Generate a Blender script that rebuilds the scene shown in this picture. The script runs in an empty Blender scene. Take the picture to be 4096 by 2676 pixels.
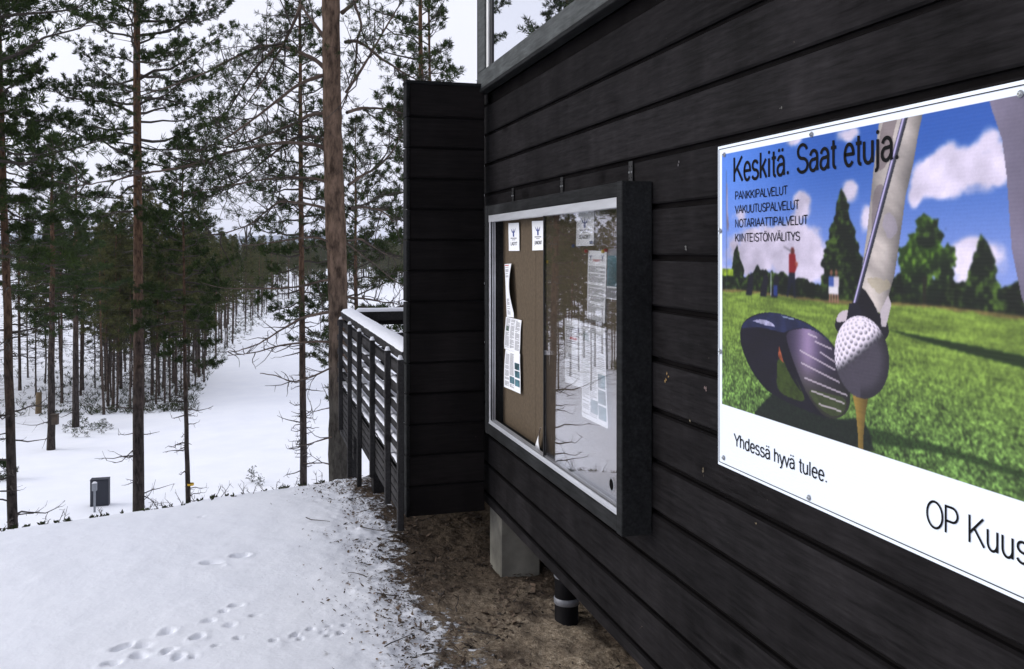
import bpy, math, random
import numpy as np
from math import radians, sin, cos, pi
from mathutils import Vector

# ------------------------------------------------------------------ camera, sky, sun, exposure
SC = bpy.context.scene
COL = SC.collection
EYE = 1.75
CAMX = -1.39
YAW = math.atan2(264, 900)                     # the wall runs 16 degrees off the view axis
cam_d = bpy.data.cameras.new('camera')
cam = bpy.data.objects.new('camera', cam_d)
COL.objects.link(cam)
cam.location = (CAMX, 0, EYE)
cam.rotation_euler = (radians(90), 0, -YAW)
cam_d.sensor_width = 36
cam_d.lens = 36 * 900 / 1024
cam_d.shift_y = -84.5 / 1024
cam_d.clip_start = 0.05
cam_d.clip_end = 20000
SC.camera = cam

SUN_EL, SUN_AZ = radians(18), radians(285)      # azimuth clockwise from +Y
world = bpy.data.worlds.new('World')
SC.world = world
world.use_nodes = True
wn, wl = world.node_tree.nodes, world.node_tree.links
bg = wn['Background']
sky = wn.new('ShaderNodeTexSky')
sky.sky_type = 'NISHITA'
sky.sun_disc = False
sky.sun_elevation = SUN_EL
sky.sun_rotation = SUN_AZ
sky.air_density = 1.0
sky.dust_density = 4.0
hs = wn.new('ShaderNodeHueSaturation')
hs.inputs['Saturation'].default_value = 0.25
wl.new(sky.outputs[0], hs.inputs['Color'])
tc = wn.new('ShaderNodeTexCoord')
mp = wn.new('ShaderNodeMapping'); mp.inputs['Scale'].default_value = (1.2, 1.2, 4.0)
wl.new(tc.outputs['Generated'], mp.inputs['Vector'])
cn = wn.new('ShaderNodeTexNoise'); cn.inputs['Scale'].default_value = 1.6; cn.inputs['Detail'].default_value = 4
wl.new(mp.outputs[0], cn.inputs['Vector'])
cr = wn.new('ShaderNodeValToRGB')
cr.color_ramp.elements[0].position = 0.3; cr.color_ramp.elements[0].color = (8.0, 8.15, 9.5, 1)
cr.color_ramp.elements[1].position = 0.7; cr.color_ramp.elements[1].color = (8.9, 9.05, 10.2, 1)
wl.new(cn.outputs['Fac'], cr.inputs[0])
mx = wn.new('ShaderNodeMixRGB'); mx.inputs[0].default_value = 0.88     # a closed cloud cover over the clear sky
wl.new(hs.outputs[0], mx.inputs[1]); wl.new(cr.outputs[0], mx.inputs[2])
wl.new(mx.outputs[0], bg.inputs['Color'])
bg.inputs['Strength'].default_value = 0.088

sun_d = bpy.data.lights.new('sun', 'SUN')
sun_d.energy = 1.5
sun_d.angle = radians(40)
sun_d.color = (1.0, 0.97, 0.93)
sun = bpy.data.objects.new('sun', sun_d)
COL.objects.link(sun)
sdir = Vector((sin(SUN_AZ) * cos(SUN_EL), cos(SUN_AZ) * cos(SUN_EL), sin(SUN_EL)))
sun.rotation_euler = sdir.to_track_quat('Z', 'Y').to_euler()
SC.view_settings.view_transform = 'Standard'
SC.view_settings.look = 'None'
SC.view_settings.exposure = 0.48
SC.view_settings.gamma = 1.0
SC.cycles.max_bounces = 8
SC.cycles.transparent_max_bounces = 16
SC.cycles.caustics_reflective = False
SC.cycles.caustics_refractive = False

RNG = np.random.default_rng(11)

# ------------------------------------------------------------------ helpers
class Acc:
    """collects pieces of geometry for ONE mesh object"""
    def __init__(s):
        s.v, s.f, s.n = [], [], 0
    def add(s, verts, faces, mat=0, smooth=False):
        verts = np.asarray(verts, dtype=np.float64).reshape(-1, 3)
        faces = np.asarray(faces, dtype=np.int64)
        if len(faces) == 0: return
        s.v.append(verts); s.f.append((faces + s.n, mat, smooth)); s.n += len(verts)
    def box(s, x0, x1, y0, y1, z0, z1, mat=0, b=0.0):
        x0, x1 = min(x0, x1), max(x0, x1); y0, y1 = min(y0, y1), max(y0, y1); z0, z1 = min(z0, z1), max(z0, z1)
        if b <= 0:
            v = [(x, y, z) for x in (x0, x1) for y in (y0, y1) for z in (z0, z1)]
            f = [(0, 1, 3, 2), (4, 6, 7, 5), (0, 4, 5, 1), (2, 3, 7, 6), (0, 2, 6, 4), (1, 5, 7, 3)]
            s.add(v, f, mat); return
        # bevelled box: every corner becomes three vertices
        lo = np.array([x0, y0, z0]); hi = np.array([x1, y1, z1])
        idx = {}; v = []
        for cx in (0, 1):
            for cy in (0, 1):
                for cz in (0, 1):
                    c = np.where(np.array([cx, cy, cz]) == 1, hi, lo)
                    sg = np.where(np.array([cx, cy, cz]) == 1, -1, 1)
                    for ax in range(3):
                        q = c + sg * b; q[ax] = c[ax]
                        idx[(cx, cy, cz, ax)] = len(v); v.append(q)
        q4, q3 = [], []
        for ax in range(3):
            o = [a for a in range(3) if a != ax]
            for sd in (0, 1):
                ring = []
                for (a, c) in ((0, 0), (1, 0), (1, 1), (0, 1)):
                    k = [0, 0, 0]; k[ax] = sd; k[o[0]] = a; k[o[1]] = c
                    ring.append(idx[(*k, ax)])
                q4.append(ring)
            for a in (0, 1):
                for c in (0, 1):
                    k0 = [0, 0, 0]; k1 = [0, 0, 0]
                    k0[ax] = 0; k1[ax] = 1
                    for k in (k0, k1): k[o[0]] = a; k[o[1]] = c
                    q4.append([idx[(*k0, o[0])], idx[(*k1, o[0])], idx[(*k1, o[1])], idx[(*k0, o[1])]])
        for cx in (0, 1):
            for cy in (0, 1):
                for cz in (0, 1):
                    q3.append([idx[(cx, cy, cz, a)] for a in range(3)])
        s.add(v, q4, mat)
        s.f.append((np.array(q3) + s.n - len(v), mat, False))
    def tube(s, pts, rad, k=6, mat=0, smooth=True, cap=False):
        pts = np.asarray(pts, float); n = len(pts)
        rad = np.broadcast_to(np.asarray(rad, float), (n,))
        tan = np.gradient(pts, axis=0)
        tan /= np.linalg.norm(tan, axis=1)[:, None] + 1e-9
        ref = np.array([0, 0, 1.0]) if abs(tan[:, 2]).mean() < 0.8 else np.array([1.0, 0, 0])
        a = np.cross(tan, ref); a /= np.linalg.norm(a, axis=1)[:, None] + 1e-9
        b = np.cross(tan, a)
        th = np.arange(k) * 2 * pi / k
        ring = pts[:, None] + rad[:, None, None] * (a[:, None] * np.cos(th)[None, :, None] + b[:, None] * np.sin(th)[None, :, None])
        i = np.arange(n - 1)[:, None] * k; j = np.arange(k)[None]
        f = np.stack([i + j, i + (j + 1) % k, i + k + (j + 1) % k, i + k + j], -1).reshape(-1, 4)
        s.add(ring.reshape(-1, 3), f, mat, smooth)
        if cap:
            base = s.n - n * k
            s.f.append((np.array([[base + q for q in range(k)]]), mat, False))
            s.f.append((np.array([[base + (n - 1) * k + q for q in range(k)]]), mat, False))
    def build(s, name, mats, parent=None, loc=None):
        me = bpy.data.meshes.new(name)
        if not isinstance(mats, (list, tuple)): mats = [mats]
        for m in mats: me.materials.append(m)
        V = np.concatenate(s.v) if s.v else np.zeros((0, 3))
        me.vertices.add(len(V)); me.vertices.foreach_set('co', V.astype(np.float32).ravel())
        loops, starts, mi, sm = [], [], [], []
        c = 0
        for f, m, sh in s.f:
            q = f.shape[1]
            loops.append(f.ravel()); starts.append(c + np.arange(len(f)) * q); c += f.size
            mi.append(np.full(len(f), m)); sm.append(np.full(len(f), sh))
        loops = np.concatenate(loops); starts = np.concatenate(starts)
        me.loops.add(len(loops)); me.loops.foreach_set('vertex_index', loops.astype(np.int32))
        me.polygons.add(len(starts)); me.polygons.foreach_set('loop_start', starts.astype(np.int32))
        me.polygons.foreach_set('material_index', np.concatenate(mi).astype(np.int32))
        me.polygons.foreach_set('use_smooth', np.concatenate(sm).astype(bool))
        me.update(calc_edges=True); me.validate()
        o = bpy.data.objects.new(name, me); COL.objects.link(o)
        if parent is not None: o.parent = parent
        if loc is not None: o.location = loc
        return o

def tag(o, label=None, cat=None, group=None, kind=None):
    if label: o['label'] = label
    if cat: o['category'] = cat
    if group: o['group'] = group
    if kind: o['kind'] = kind
    return o

def thing(name, loc, label, cat, group=None):
    o = bpy.data.objects.new(name, None); COL.objects.link(o)
    o.location = loc; o.empty_display_size = 0.1
    return tag(o, label, cat, group)

def under(acc, name, mats, root):
    """build world-space geometry as a part of an un-rotated root"""
    o = acc.build(name, mats, root)
    o.data.transform(__import__('mathutils').Matrix.Translation(-Vector(root.location)))
    return o

def copy_tree(o, loc, rz=0, s=1.0):
    c = o.copy(); COL.objects.link(c); c.location = loc; c.rotation_euler = (0, 0, rz); c.scale = (s, s, s)
    for ch in list(o.children):
        d = ch.copy(); COL.objects.link(d); d.parent = c
    return c

class Nd:
    """tiny node-tree helper"""
    def __init__(s, name):
        s.m = bpy.data.materials.new(name); s.m.use_nodes = True
        s.t = s.m.node_tree; s.p = s.t.nodes['Principled BSDF']; s.out = s.t.nodes['Material Output']
    def n(s, typ, **kw):
        nd = s.t.nodes.new('ShaderNode' + typ)
        for k, v in kw.items():
            if k in nd.inputs: nd.inputs[k].default_value = v
            else: setattr(nd, k, v)
        return nd
    def l(s, a, b): s.t.links.new(a, b)
    def noise(s, scale, detail=4, vec=None, stretch=None, rough=0.55):
        nz = s.n('TexNoise'); nz.inputs['Scale'].default_value = scale; nz.inputs['Detail'].default_value = detail
        nz.inputs['Roughness'].default_value = rough
        if vec is None:
            vec = s.n('TexCoord').outputs['Object']
        if stretch:
            mpn = s.n('Mapping'); mpn.inputs['Scale'].default_value = stretch
            s.l(vec, mpn.inputs['Vector']); vec = mpn.outputs[0]
        s.l(vec, nz.inputs['Vector'])
        return nz.outputs['Fac']
    def ramp(s, fac, stops):
        r = s.n('ValToRGB'); e = r.color_ramp.elements
        while len(e) < len(stops): e.new(0.5)
        for el, (p, c) in zip(e, stops):
            el.position = p; el.color = (*c, 1) if len(c) == 3 else c
        s.l(fac, r.inputs[0]); return r.outputs[0]
    def math(s, op, a, b=None, clamp=False):
        m = s.n('Math', operation=op); m.use_clamp = clamp
        for i, q in enumerate((a, b)):
            if q is None: continue
            if isinstance(q, (int, float)): m.inputs[i].default_value = q
            else: s.l(q, m.inputs[i])
        return m.outputs[0]
    def mix(s, fac, a, b):
        m = s.n('MixRGB')
        for i, q in enumerate((fac, a, b)):
            if isinstance(q, (int, float)): m.inputs[i].default_value = q
            elif isinstance(q, tuple): m.inputs[i].default_value = (*q, 1)
            else: s.l(q, m.inputs[i])
        return m.outputs[0]
    def bump(s, h, strength=0.3, dist=0.01):
        b = s.n('Bump'); b.inputs['Strength'].default_value = strength; b.inputs['Distance'].default_value = dist
        s.l(h, b.inputs['Height']); s.l(b.outputs[0], s.p.inputs['Normal'])

def simple(name, c, rough=0.6, var=0.25, scale=6, metal=0.0, stretch=None, bump=0.0, bdist=0.004, spec=0.5, island=0.0):
    N = Nd(name)
    f = N.noise(scale, 5, stretch=stretch)
    a = tuple(max(0, x * (1 - var)) for x in c); b = tuple(min(1, x * (1 + var)) for x in c)
    col = N.ramp(f, [(0.3, a), (0.7, b)])
    if island:
        g = N.n('NewGeometry')
        k = N.math('ADD', N.math('MULTIPLY', g.outputs['Random Per Island'], island), 1 - island / 2)
        hsv = N.n('HueSaturation'); N.l(k, hsv.inputs['Value']); N.l(col, hsv.inputs['Color']); col = hsv.outputs[0]
    N.l(col, N.p.inputs['Base Color'])
    N.p.inputs['Roughness'].default_value = rough
    N.p.inputs['Metallic'].default_value = metal
    N.p.inputs['Specular IOR Level'].default_value = spec
    if bump: N.bump(N.noise(scale * 4, 6, stretch=stretch), bump, bdist)
    return N.m

# materials ---------------------------------------------------------
def wood_mat(name, c, stretch, spec=0.4, island=0.35, rough=0.62):
    N = Nd(name)
    co = N.n('TexCoord').outputs['Object']
    grain = N.noise(9, 7, vec=co, stretch=stretch, rough=0.65)
    blot = N.noise(2.2, 4, vec=co)
    knots = N.noise(5.0, 2, vec=co, stretch=tuple(1.0 if q > 1 else 0.55 for q in stretch))
    col = N.ramp(grain, [(0.25, tuple(x * 0.42 for x in c)), (0.75, tuple(x * 1.55 for x in c))])
    col = N.mix(N.ramp(blot, [(0.4, (0, 0, 0)), (0.75, (0.75,) * 3)]), col, tuple(x * 1.9 for x in c))
    col = N.mix(N.ramp(knots, [(0.68, (0, 0, 0)), (0.74, (0.7,) * 3)]), col, tuple(x * 0.35 for x in c))
    sp = N.noise(42, 2, vec=co)
    col = N.mix(N.ramp(sp, [(0.765, (0, 0, 0)), (0.79, (0.5,) * 3)]), col, (0.10, 0.085, 0.07))   # chips in the paint
    fib = N.ramp(N.noise(95, 3, vec=co, stretch=tuple(1.0 if q > 1 else 0.10 for q in stretch), rough=.7), [(0.3, (.70,) * 3), (0.7, (1.30,) * 3)])
    mul = N.n('MixRGB', blend_type='MULTIPLY'); mul.inputs[0].default_value = 1; N.l(col, mul.inputs[1]); N.l(fib, mul.inputs[2]); col = mul.outputs[0]
    drip = N.ramp(N.noise(3.2, 5, vec=co, stretch=tuple(1.6 if q < 1 else .5 for q in stretch)), [(0.35, (.74,) * 3), (0.7, (1.22,) * 3)])
    mul = N.n('MixRGB', blend_type='MULTIPLY'); mul.inputs[0].default_value = 1; N.l(col, mul.inputs[1]); N.l(drip, mul.inputs[2]); col = mul.outputs[0]
    g = N.n('NewGeometry')
    k = N.math('ADD', N.math('MULTIPLY', g.outputs['Random Per Island'], island), 1 - island / 2)
    hsv = N.n('HueSaturation'); N.l(k, hsv.inputs['Value']); N.l(col, hsv.inputs['Color'])
    N.l(hsv.outputs[0], N.p.inputs['Base Color'])
    N.l(N.ramp(blot, [(0.3, (rough - 0.1,) * 3), (0.7, (rough + 0.12,) * 3)]), N.p.inputs['Roughness'])
    N.p.inputs['Specular IOR Level'].default_value = spec
    N.bump(N.noise(14, 8, vec=co, stretch=stretch, rough=0.7), 0.35, 0.003)
    return N.m

M = {}
M['clad'] = wood_mat('black_stained_boards', (0.0120, 0.0111, 0.0117), (6, 0.35, 6), spec=0.03, rough=.72)
M['fin'] = wood_mat('black_stained_fin_boards', (0.0075, 0.0062, 0.0062), (0.35, 6, 6), spec=0.08, island=0.5)
M['frame'] = wood_mat('dark_frame_wood', (0.016, 0.0165, 0.017), (6, 0.5, 6), spec=.06, rough=.7)
M['greyframe'] = wood_mat('grey_window_wood', (0.055, 0.06, 0.06), (6, 0.5, 6), island=0.1, spec=.2)
M['rail'] = wood_mat('weathered_dark_rail_wood', (0.030, 0.029, 0.0295), (6, 0.5, 6), spec=.06, rough=.75)
M['dark'] = simple('dark_backing_and_groove_shade', (0.0080, 0.0074, 0.0076), 0.95, spec=0)
M['concrete'] = simple('rough_concrete', (0.17, 0.163, 0.138), 0.9, 0.45, 5, bump=0.5)
M['alu'] = simple('dull_aluminium', (0.62, 0.63, 0.66), 0.42, 0.12, 30, metal=0.6, stretch=(1, 0.1, 1))
M['white'] = simple('white_window_trim', (0.7, 0.7, 0.69), 0.5, 0.1)
M['cork'] = simple('brown_fibreboard', (0.085, 0.06, 0.035), 0.9, 0.22, 60, bump=0.3)
M['paper'] = simple('white_paper', (0.84, 0.85, 0.88), 0.8, 0.05, 14)
M['ink'] = simple('black_print', (0.008, 0.008, 0.009), 0.7, 0.1, spec=.05)
M['greyink'] = simple('grey_print', (0.22, 0.22, 0.24), 0.7, 0.2)
M['redink'] = simple('red_print', (0.5, 0.03, 0.03), 0.7, 0.1)
M['blueink'] = simple('blue_print', (0.03, 0.05, 0.22), 0.7, 0.2)
M['screw'] = simple('zinc_screw', (0.6, 0.62, 0.62), 0.3, 0.1, metal=0.9)
M['blacksteel'] = simple('black_steel', (0.02, 0.02, 0.021), 0.5, 0.3, metal=0.3)
M['pipe'] = simple('black_plastic_pipe', (0.005, 0.0045, 0.0055), 0.6, 0.3, spec=.12)
M['tape'] = simple('silver_tape', (0.17, 0.175, 0.195), 0.55, 0.3, 20, metal=0.3, bump=0.4)
M['cabinet'] = simple('blue_grey_steel', (0.020, 0.023, 0.034), 0.65, 0.12, 3)
M['galv'] = simple('galvanised_steel', (0.24, 0.255, 0.28), 0.5, 0.12, 8, metal=0.3)
M['snow'] = simple('settled_snow', (0.78, 0.795, 0.84), 0.85, 0.03, 20, bump=0.5, bdist=0.01, spec=0.2)
M['yellow'] = simple('yellow_tape', (0.6, 0.36, 0.02), 0.6, 0.1)
M['roof'] = simple('grey_roof_felt', (0.06, 0.06, 0.065), 0.9, 0.2)
M['soffit'] = simple('dark_soffit_boards', (0.03, 0.027, 0.026), 0.8, 0.2, stretch=(6, .4, 6))
M['oldwood'] = simple('weathered_plywood', (0.05, 0.035, 0.025), 0.9, 0.3)
M['stump'] = simple('pale_stump_wood', (0.12, 0.085, 0.045), 0.9, 0.3, 12)

def glass_mat(name, refl, tint):
    N = Nd(name)
    N.t.nodes.remove(N.p)
    gl = N.n('BsdfGlossy'); gl.inputs['Roughness'].default_value = 0.0; gl.inputs['Color'].default_value = (0.97, 0.97, 1.0, 1)
    tr = N.n('BsdfTransparent'); tr.inputs['Color'].default_value = (*tint, 1)
    fr = N.n('LayerWeight')
    k = N.math('ADD', N.math('MULTIPLY', N.math('POWER', fr.outputs['Facing'], 5.0), refl), .04, clamp=True)
    ms = N.n('MixShader'); N.l(k, ms.inputs[0]); N.l(tr.outputs[0], ms.inputs[1]); N.l(gl.outputs[0], ms.inputs[2])
    N.l(ms.outputs[0], N.out.inputs['Surface'])
    return N.m
M['glass'] = glass_mat('sliding_glass', 1.35, (0.985, 0.985, 0.985))

def pane_mat():
    N = Nd('coated_double_glazing')
    N.t.nodes.remove(N.p)
    gl = N.n('BsdfGlossy'); gl.inputs['Roughness'].default_value = 0.0; gl.inputs['Color'].default_value = (0.95, 0.97, 1.0, 1)
    df = N.n('BsdfDiffuse'); df.inputs['Color'].default_value = (0.05, 0.05, 0.055, 1)
    fr = N.n('LayerWeight'); fr.inputs['Blend'].default_value = 0.5
    k = N.ramp(fr.outputs['Facing'], [(0.0, (0.3,) * 3), (0.7, (0.86,) * 3)])
    ms = N.n('MixShader'); N.l(k, ms.inputs[0]); N.l(df.outputs[0], ms.inputs[1]); N.l(gl.outputs[0], ms.inputs[2])
    N.l(ms.outputs[0], N.out.inputs['Surface'])
    return N.m
M['pane'] = pane_mat()

def ground_mat():
    N = Nd('snow_and_bare_earth')
    pos = N.n('NewGeometry').outputs['Position']
    sp = N.n('SeparateXYZ'); N.l(pos, sp.inputs[0])
    X, Y = sp.outputs['X'], sp.outputs['Y']
    big = N.noise(1.3, 3, vec=pos); fine = N.noise(22, 6, vec=pos, rough=0.7); mid = N.noise(6, 4, vec=pos)
    # strip kept dry under the eaves and the deck
    d = N.math('ADD', X, 0.55)
    yl = N.math('MULTIPLY', N.math('SUBTRACT', 8.2, Y), 0.6)
    d = N.math('MINIMUM', d, yl)
    d = N.math('ADD', d, N.math('MULTIPLY', N.math('SUBTRACT', big, 0.5), 0.5))
    d = N.math('ADD', d, N.math('MULTIPLY', N.math('SUBTRACT', mid, 0.5), 0.5))
    d = N.math('ADD', d, N.math('MULTIPLY', N.math('SUBTRACT', fine, 0.5), 0.85))
    bare = N.ramp(d, [(0.0, (0, 0, 0)), (0.07, (1, 1, 1))])
    e1 = N.ramp(N.noise(38, 10, vec=pos, rough=0.85), [(0.34, (0.06, 0.045, 0.034)), (0.5, (0.36, 0.285, 0.20)), (0.66, (0.70, 0.60, 0.47))])
    patch = N.ramp(N.noise(3.5, 5, vec=pos), [(0.36, (0, 0, 0)), (0.56, (1, 1, 1))])
    e2 = N.ramp(N.noise(60, 8, vec=pos, rough=0.88), [(0.36, (0.02, 0.015, 0.011)), (0.64, (0.17, 0.125, 0.09))])
    sand = N.math('MULTIPLY', patch, N.ramp(N.math('ADD', N.math('MULTIPLY', N.math('SUBTRACT', 5.1, Y), 0.9), N.math('MULTIPLY', N.math('SUBTRACT', big, .5), .8)), [(0.0, (.12,) * 3), (0.6, (1, 1, 1))]))
    earth = N.mix(sand, e2, e1)
    s1 = N.ramp(N.noise(0.8, 5, vec=pos), [(0.3, (0.82, 0.845, 0.90)), (0.7, (0.88, 0.90, 0.94))])
    # needles and crumbs thinly sown over the old snow near the house
    near = N.ramp(N.math('ADD', X, 1.7), [(0.0, (0, 0, 0)), (1.0, (1, 1, 1))])
    cr_ = N.ramp(N.noise(75, 3, vec=pos), [(0.72, (0, 0, 0)), (0.76, (0.5,) * 3)])
    gate = N.math('MULTIPLY', cr_, N.math('MULTIPLY', near, N.ramp(N.math('MULTIPLY', N.math('SUBTRACT', 9.5, Y), 0.3), [(0, (0,) * 3), (1, (1,) * 3)])))
    s1 = N.mix(gate, s1, (0.22, 0.17, 0.13))
    # heather and litter showing through where the wood stands
    inw = N.ramp(N.math('MULTIPLY', N.math('SUBTRACT', Y, 42.0), 0.04), [(0.0, (0, 0, 0)), (1.0, (1, 1, 1))])
    lw = N.math('ADD', N.math('MULTIPLY', X, 1.0), N.math('MULTIPLY', Y, 0.13))
    inw = N.math('MULTIPLY', inw, N.ramp(N.math('MULTIPLY', N.math('SUBTRACT', -4.0, lw), 0.15), [(0.0, (0, 0, 0)), (1.0, (1, 1, 1))]))
    hv = N.ramp(N.noise(1.1, 6, vec=pos, rough=0.75), [(0.50, (0, 0, 0)), (0.60, (0.75,) * 3)])
    s1 = N.mix(N.math('MULTIPLY', inw, hv), s1, (0.10, 0.085, 0.06))
    N.l(N.mix(bare, s1, earth), N.p.inputs['Base Color'])
    N.p.inputs['Roughness'].default_value = 0.9
    N.p.inputs['Specular IOR Level'].default_value = 0.2
    h = N.math('ADD', N.math('MULTIPLY', N.noise(40, 6, vec=pos, rough=0.7), N.math('ADD', N.math('MULTIPLY', bare, 1.2), 0.10)), N.math('MULTIPLY', N.noise(7, 3, vec=pos), 0.25))
    N.bump(h, 0.8, 0.03)
    return N.m
M['ground'] = ground_mat()

def bark_mat(name, low, high, h0, h1, sc=14):
    N = Nd(name)
    co = N.n('TexCoord').outputs['Object']
    sp = N.n('SeparateXYZ'); N.l(co, sp.inputs[0])
    plates = N.noise(sc, 6, vec=co, stretch=(1, 1, 0.35), rough=0.7)
    h = N.math('ADD', N.math('DIVIDE', N.math('SUBTRACT', sp.outputs['Z'], h0), h1 - h0), N.math('MULTIPLY', N.math('SUBTRACT', N.noise(1.1, 3, vec=co), 0.5), 1.1))
    col = N.mix(N.ramp(h, [(0, (0, 0, 0)), (1, (1, 1, 1))]), low, high)
    dark = N.ramp(plates, [(0.36, (0.25,) * 3), (0.62, (1.2,) * 3)])
    mm = N.n('MixRGB', blend_type='MULTIPLY'); mm.inputs[0].default_value = 1
    N.l(col, mm.inputs[1]); N.l(dark, mm.inputs[2])
    N.l(mm.outputs[0], N.p.inputs['Base Color'])
    N.p.inputs['Roughness'].default_value = 0.95; N.p.inputs['Specular IOR Level'].default_value = 0.1
    N.bump(plates, 0.9, 0.03)
    return N.m
M['bark'] = bark_mat('pine_bark', (0.052, 0.043, 0.039), (0.135, 0.080, 0.050), 4.0, 9.5)
M['bark_big'] = bark_mat('rusty_pine_bark', (0.064, 0.059, 0.051), (0.158, 0.108, 0.078), 2.2, 4.8, 11)
M['bark_far'] = bark_mat('distant_pine_bark', (0.085, 0.066, 0.055), (0.15, 0.09, 0.055), 3.0, 7.0)
M['branch'] = simple('branch_bark', (0.045, 0.036, 0.030), 0.95, 0.35, 5)
M['limb'] = simple('pale_limb_bark', (0.085, 0.060, 0.046), 0.95, 0.5, 3)

def needle_mat(name, a, b):
    N = Nd(name)
    f = N.noise(1.3, 4)
    g = N.n('NewGeometry')
    f = N.math('ADD', N.math('MULTIPLY', f, 0.7), N.math('MULTIPLY', g.outputs['Random Per Island'], 0.3))
    N.l(N.ramp(f, [(0.3, a), (0.7, b)]), N.p.inputs['Base Color'])
    N.p.inputs['Roughness'].default_value = 0.75; N.p.inputs['Specular IOR Level'].default_value = 0.08
    return N.m
M['needle'] = needle_mat('pine_needles', (0.016, 0.030, 0.010), (0.048, 0.072, 0.020))
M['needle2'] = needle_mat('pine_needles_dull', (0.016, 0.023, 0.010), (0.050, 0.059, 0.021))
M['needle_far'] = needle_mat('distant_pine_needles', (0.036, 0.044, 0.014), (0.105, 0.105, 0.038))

# ------------------------------------------------------------------ places: pixel of the 1024x669 picture + view depth -> point in the world
CF = np.array([sin(YAW), cos(YAW), 0.0]); CR = np.array([cos(YAW), -sin(YAW), 0.0])
def at(u, z, v=None):
    p = np.array([CAMX, 0, EYE]) + CF * z + CR * ((u - 512) / 900.0 * z)
    if v is not None: p[2] = EYE - (v - 250) / 900.0 * z
    return p
def disp(xd, yd, z): return at(xd * .43025, z, yd * .43025)       # the photograph at 2380 px wide

def vnoise(x, y, seed=0):
    x = np.asarray(x, float); y = np.asarray(y, float)
    xi = np.floor(x).astype(np.int64); yi = np.floor(y).astype(np.int64)
    fx = x - xi; fy = y - yi; fx = fx * fx * (3 - 2 * fx); fy = fy * fy * (3 - 2 * fy)
    def h(a, b):
        q = (a * 374761393 + b * 668265263 + seed * 1274126177) & 0xFFFFFFFF
        q = ((q ^ (q >> 13)) * 1274126177) & 0xFFFFFFFF
        return ((q ^ (q >> 16)) & 0xFFFF) / 65535.0
    return (h(xi, yi) * (1 - fx) + h(xi + 1, yi) * fx) * (1 - fy) + (h(xi, yi + 1) * (1 - fx) + h(xi + 1, yi + 1) * fx) * fy
def fbm(x, y, seed=0, o=4):
    s = 0; a = 0.5
    for i in range(o):
        s = s + a * vnoise(x * 2 ** i, y * 2 ** i, seed + i); a *= 0.5
    return s / (1 - 0.5 ** o)
def sstep(a, b, x):
    t = np.clip((np.asarray(x, float) - a) / (b - a), 0, 1); return t * t * (3 - 2 * t)

def terrain(X, Y):
    X = np.asarray(X, float); Y = np.asarray(Y, float)
    rx = X - CAMX
    z = CF[0] * rx + CF[1] * Y; x = CR[0] * rx + CR[1] * Y
    t = -.583 * x + .812 * z
    d = np.maximum(t - 6.25 + 0.25 * (fbm(X * .6, Y * .6, 3) - .5), 0)
    Z = np.where(d < 2.1, -.10 - .1455 * d * d, -.742 - .611 * (d - 2.1))
    Zf = -6.7 - 0.9 * sstep(25, 70, t) + 0.35 * (fbm(X / 14, Y / 14, 5) - .5) * sstep(14, 40, t)
    Z = (Z + Zf + np.sqrt((Z - Zf) ** 2 + 1.4)) / 2 - 0.05
    Z = Z - .075 * sstep(-1.0, -.1, X) * (1 - sstep(6.0, 8.0, Y))
    Z = Z + .03 * (fbm(X * 1.3, Y * 1.3, 9) - .5) * (1 - sstep(9, 14, t))
    return Z

# ------------------------------------------------------------------ the ground: one sheet out to the horizon
def spaced(fine0, fine1, step, lo, hi, grow=1.16):
    c = list(np.arange(fine0, fine1 + 1e-6, step)); s = step; a = fine1
    while a < hi:
        s = min(s * grow, 900); a += s; c.append(a)
    s = step; a = fine0
    while a > lo:
        s = min(s * grow, 900); a -= s; c.insert(0, a)
    return np.array(c)

# hollows trodden into the crusted snow: (x, y of the print, long radius, short radius, depth, turn)
PRINTS = [(1060, 497, .10, .05, .018, 0), (1115, 735, .20, .11, .030, .3), (1270, 700, .20, .10, .030, .2), (1190, 750, .13, .10, -.022, 0),
          (1240, 970, .13, .05, .034, .3), (1170, 1000, .10, .05, .018, .3), (1100, 1045, .12, .06, .024, .4), (880, 1105, .14, .08, .032, .9),
          (1050, 1130, .15, .06, .042, 1.0), (1250, 1140, .08, .05, .028, .2), (1140, 1185, .09, .04, .028, .1), (890, 1215, .17, .06, .044, .6),
          (935, 1240, .09, .07, .036, .3), (640, 1190, .20, .07, .032, .5), (740, 1230, .14, .09, .026, .3), (1010, 1240, .09, .04, .026, .4),
          (600, 1275, .14, .06, .036, .4), (1460, 1155, .07, .05, .034, .8), (1550, 1120, .08, .05, .040, .5), (1600, 1135, .06, .04, .030, .3),
          (1650, 1085, .08, .04, .034, .4), (1710, 1105, .06, .035, .034, .2), (1730, 1130, .07, .035, .034, .4), (1810, 1105, .07, .04, .036, .2),
          (1830, 1065, .08, .03, .030, .3), (1740, 1075, .06, .03, .026, .3), (1350, 1010, .10, .05, .020, .4), (1000, 1190, .2, .14, -.014, .4),
          (760, 1180, .16, .1, .014, .2), (1215, 1060, .10, .06, .018, .2), (1490, 1175, .12, .1, -.014, 0), (355, 665, .05, .03, .014, 0)]

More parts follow.
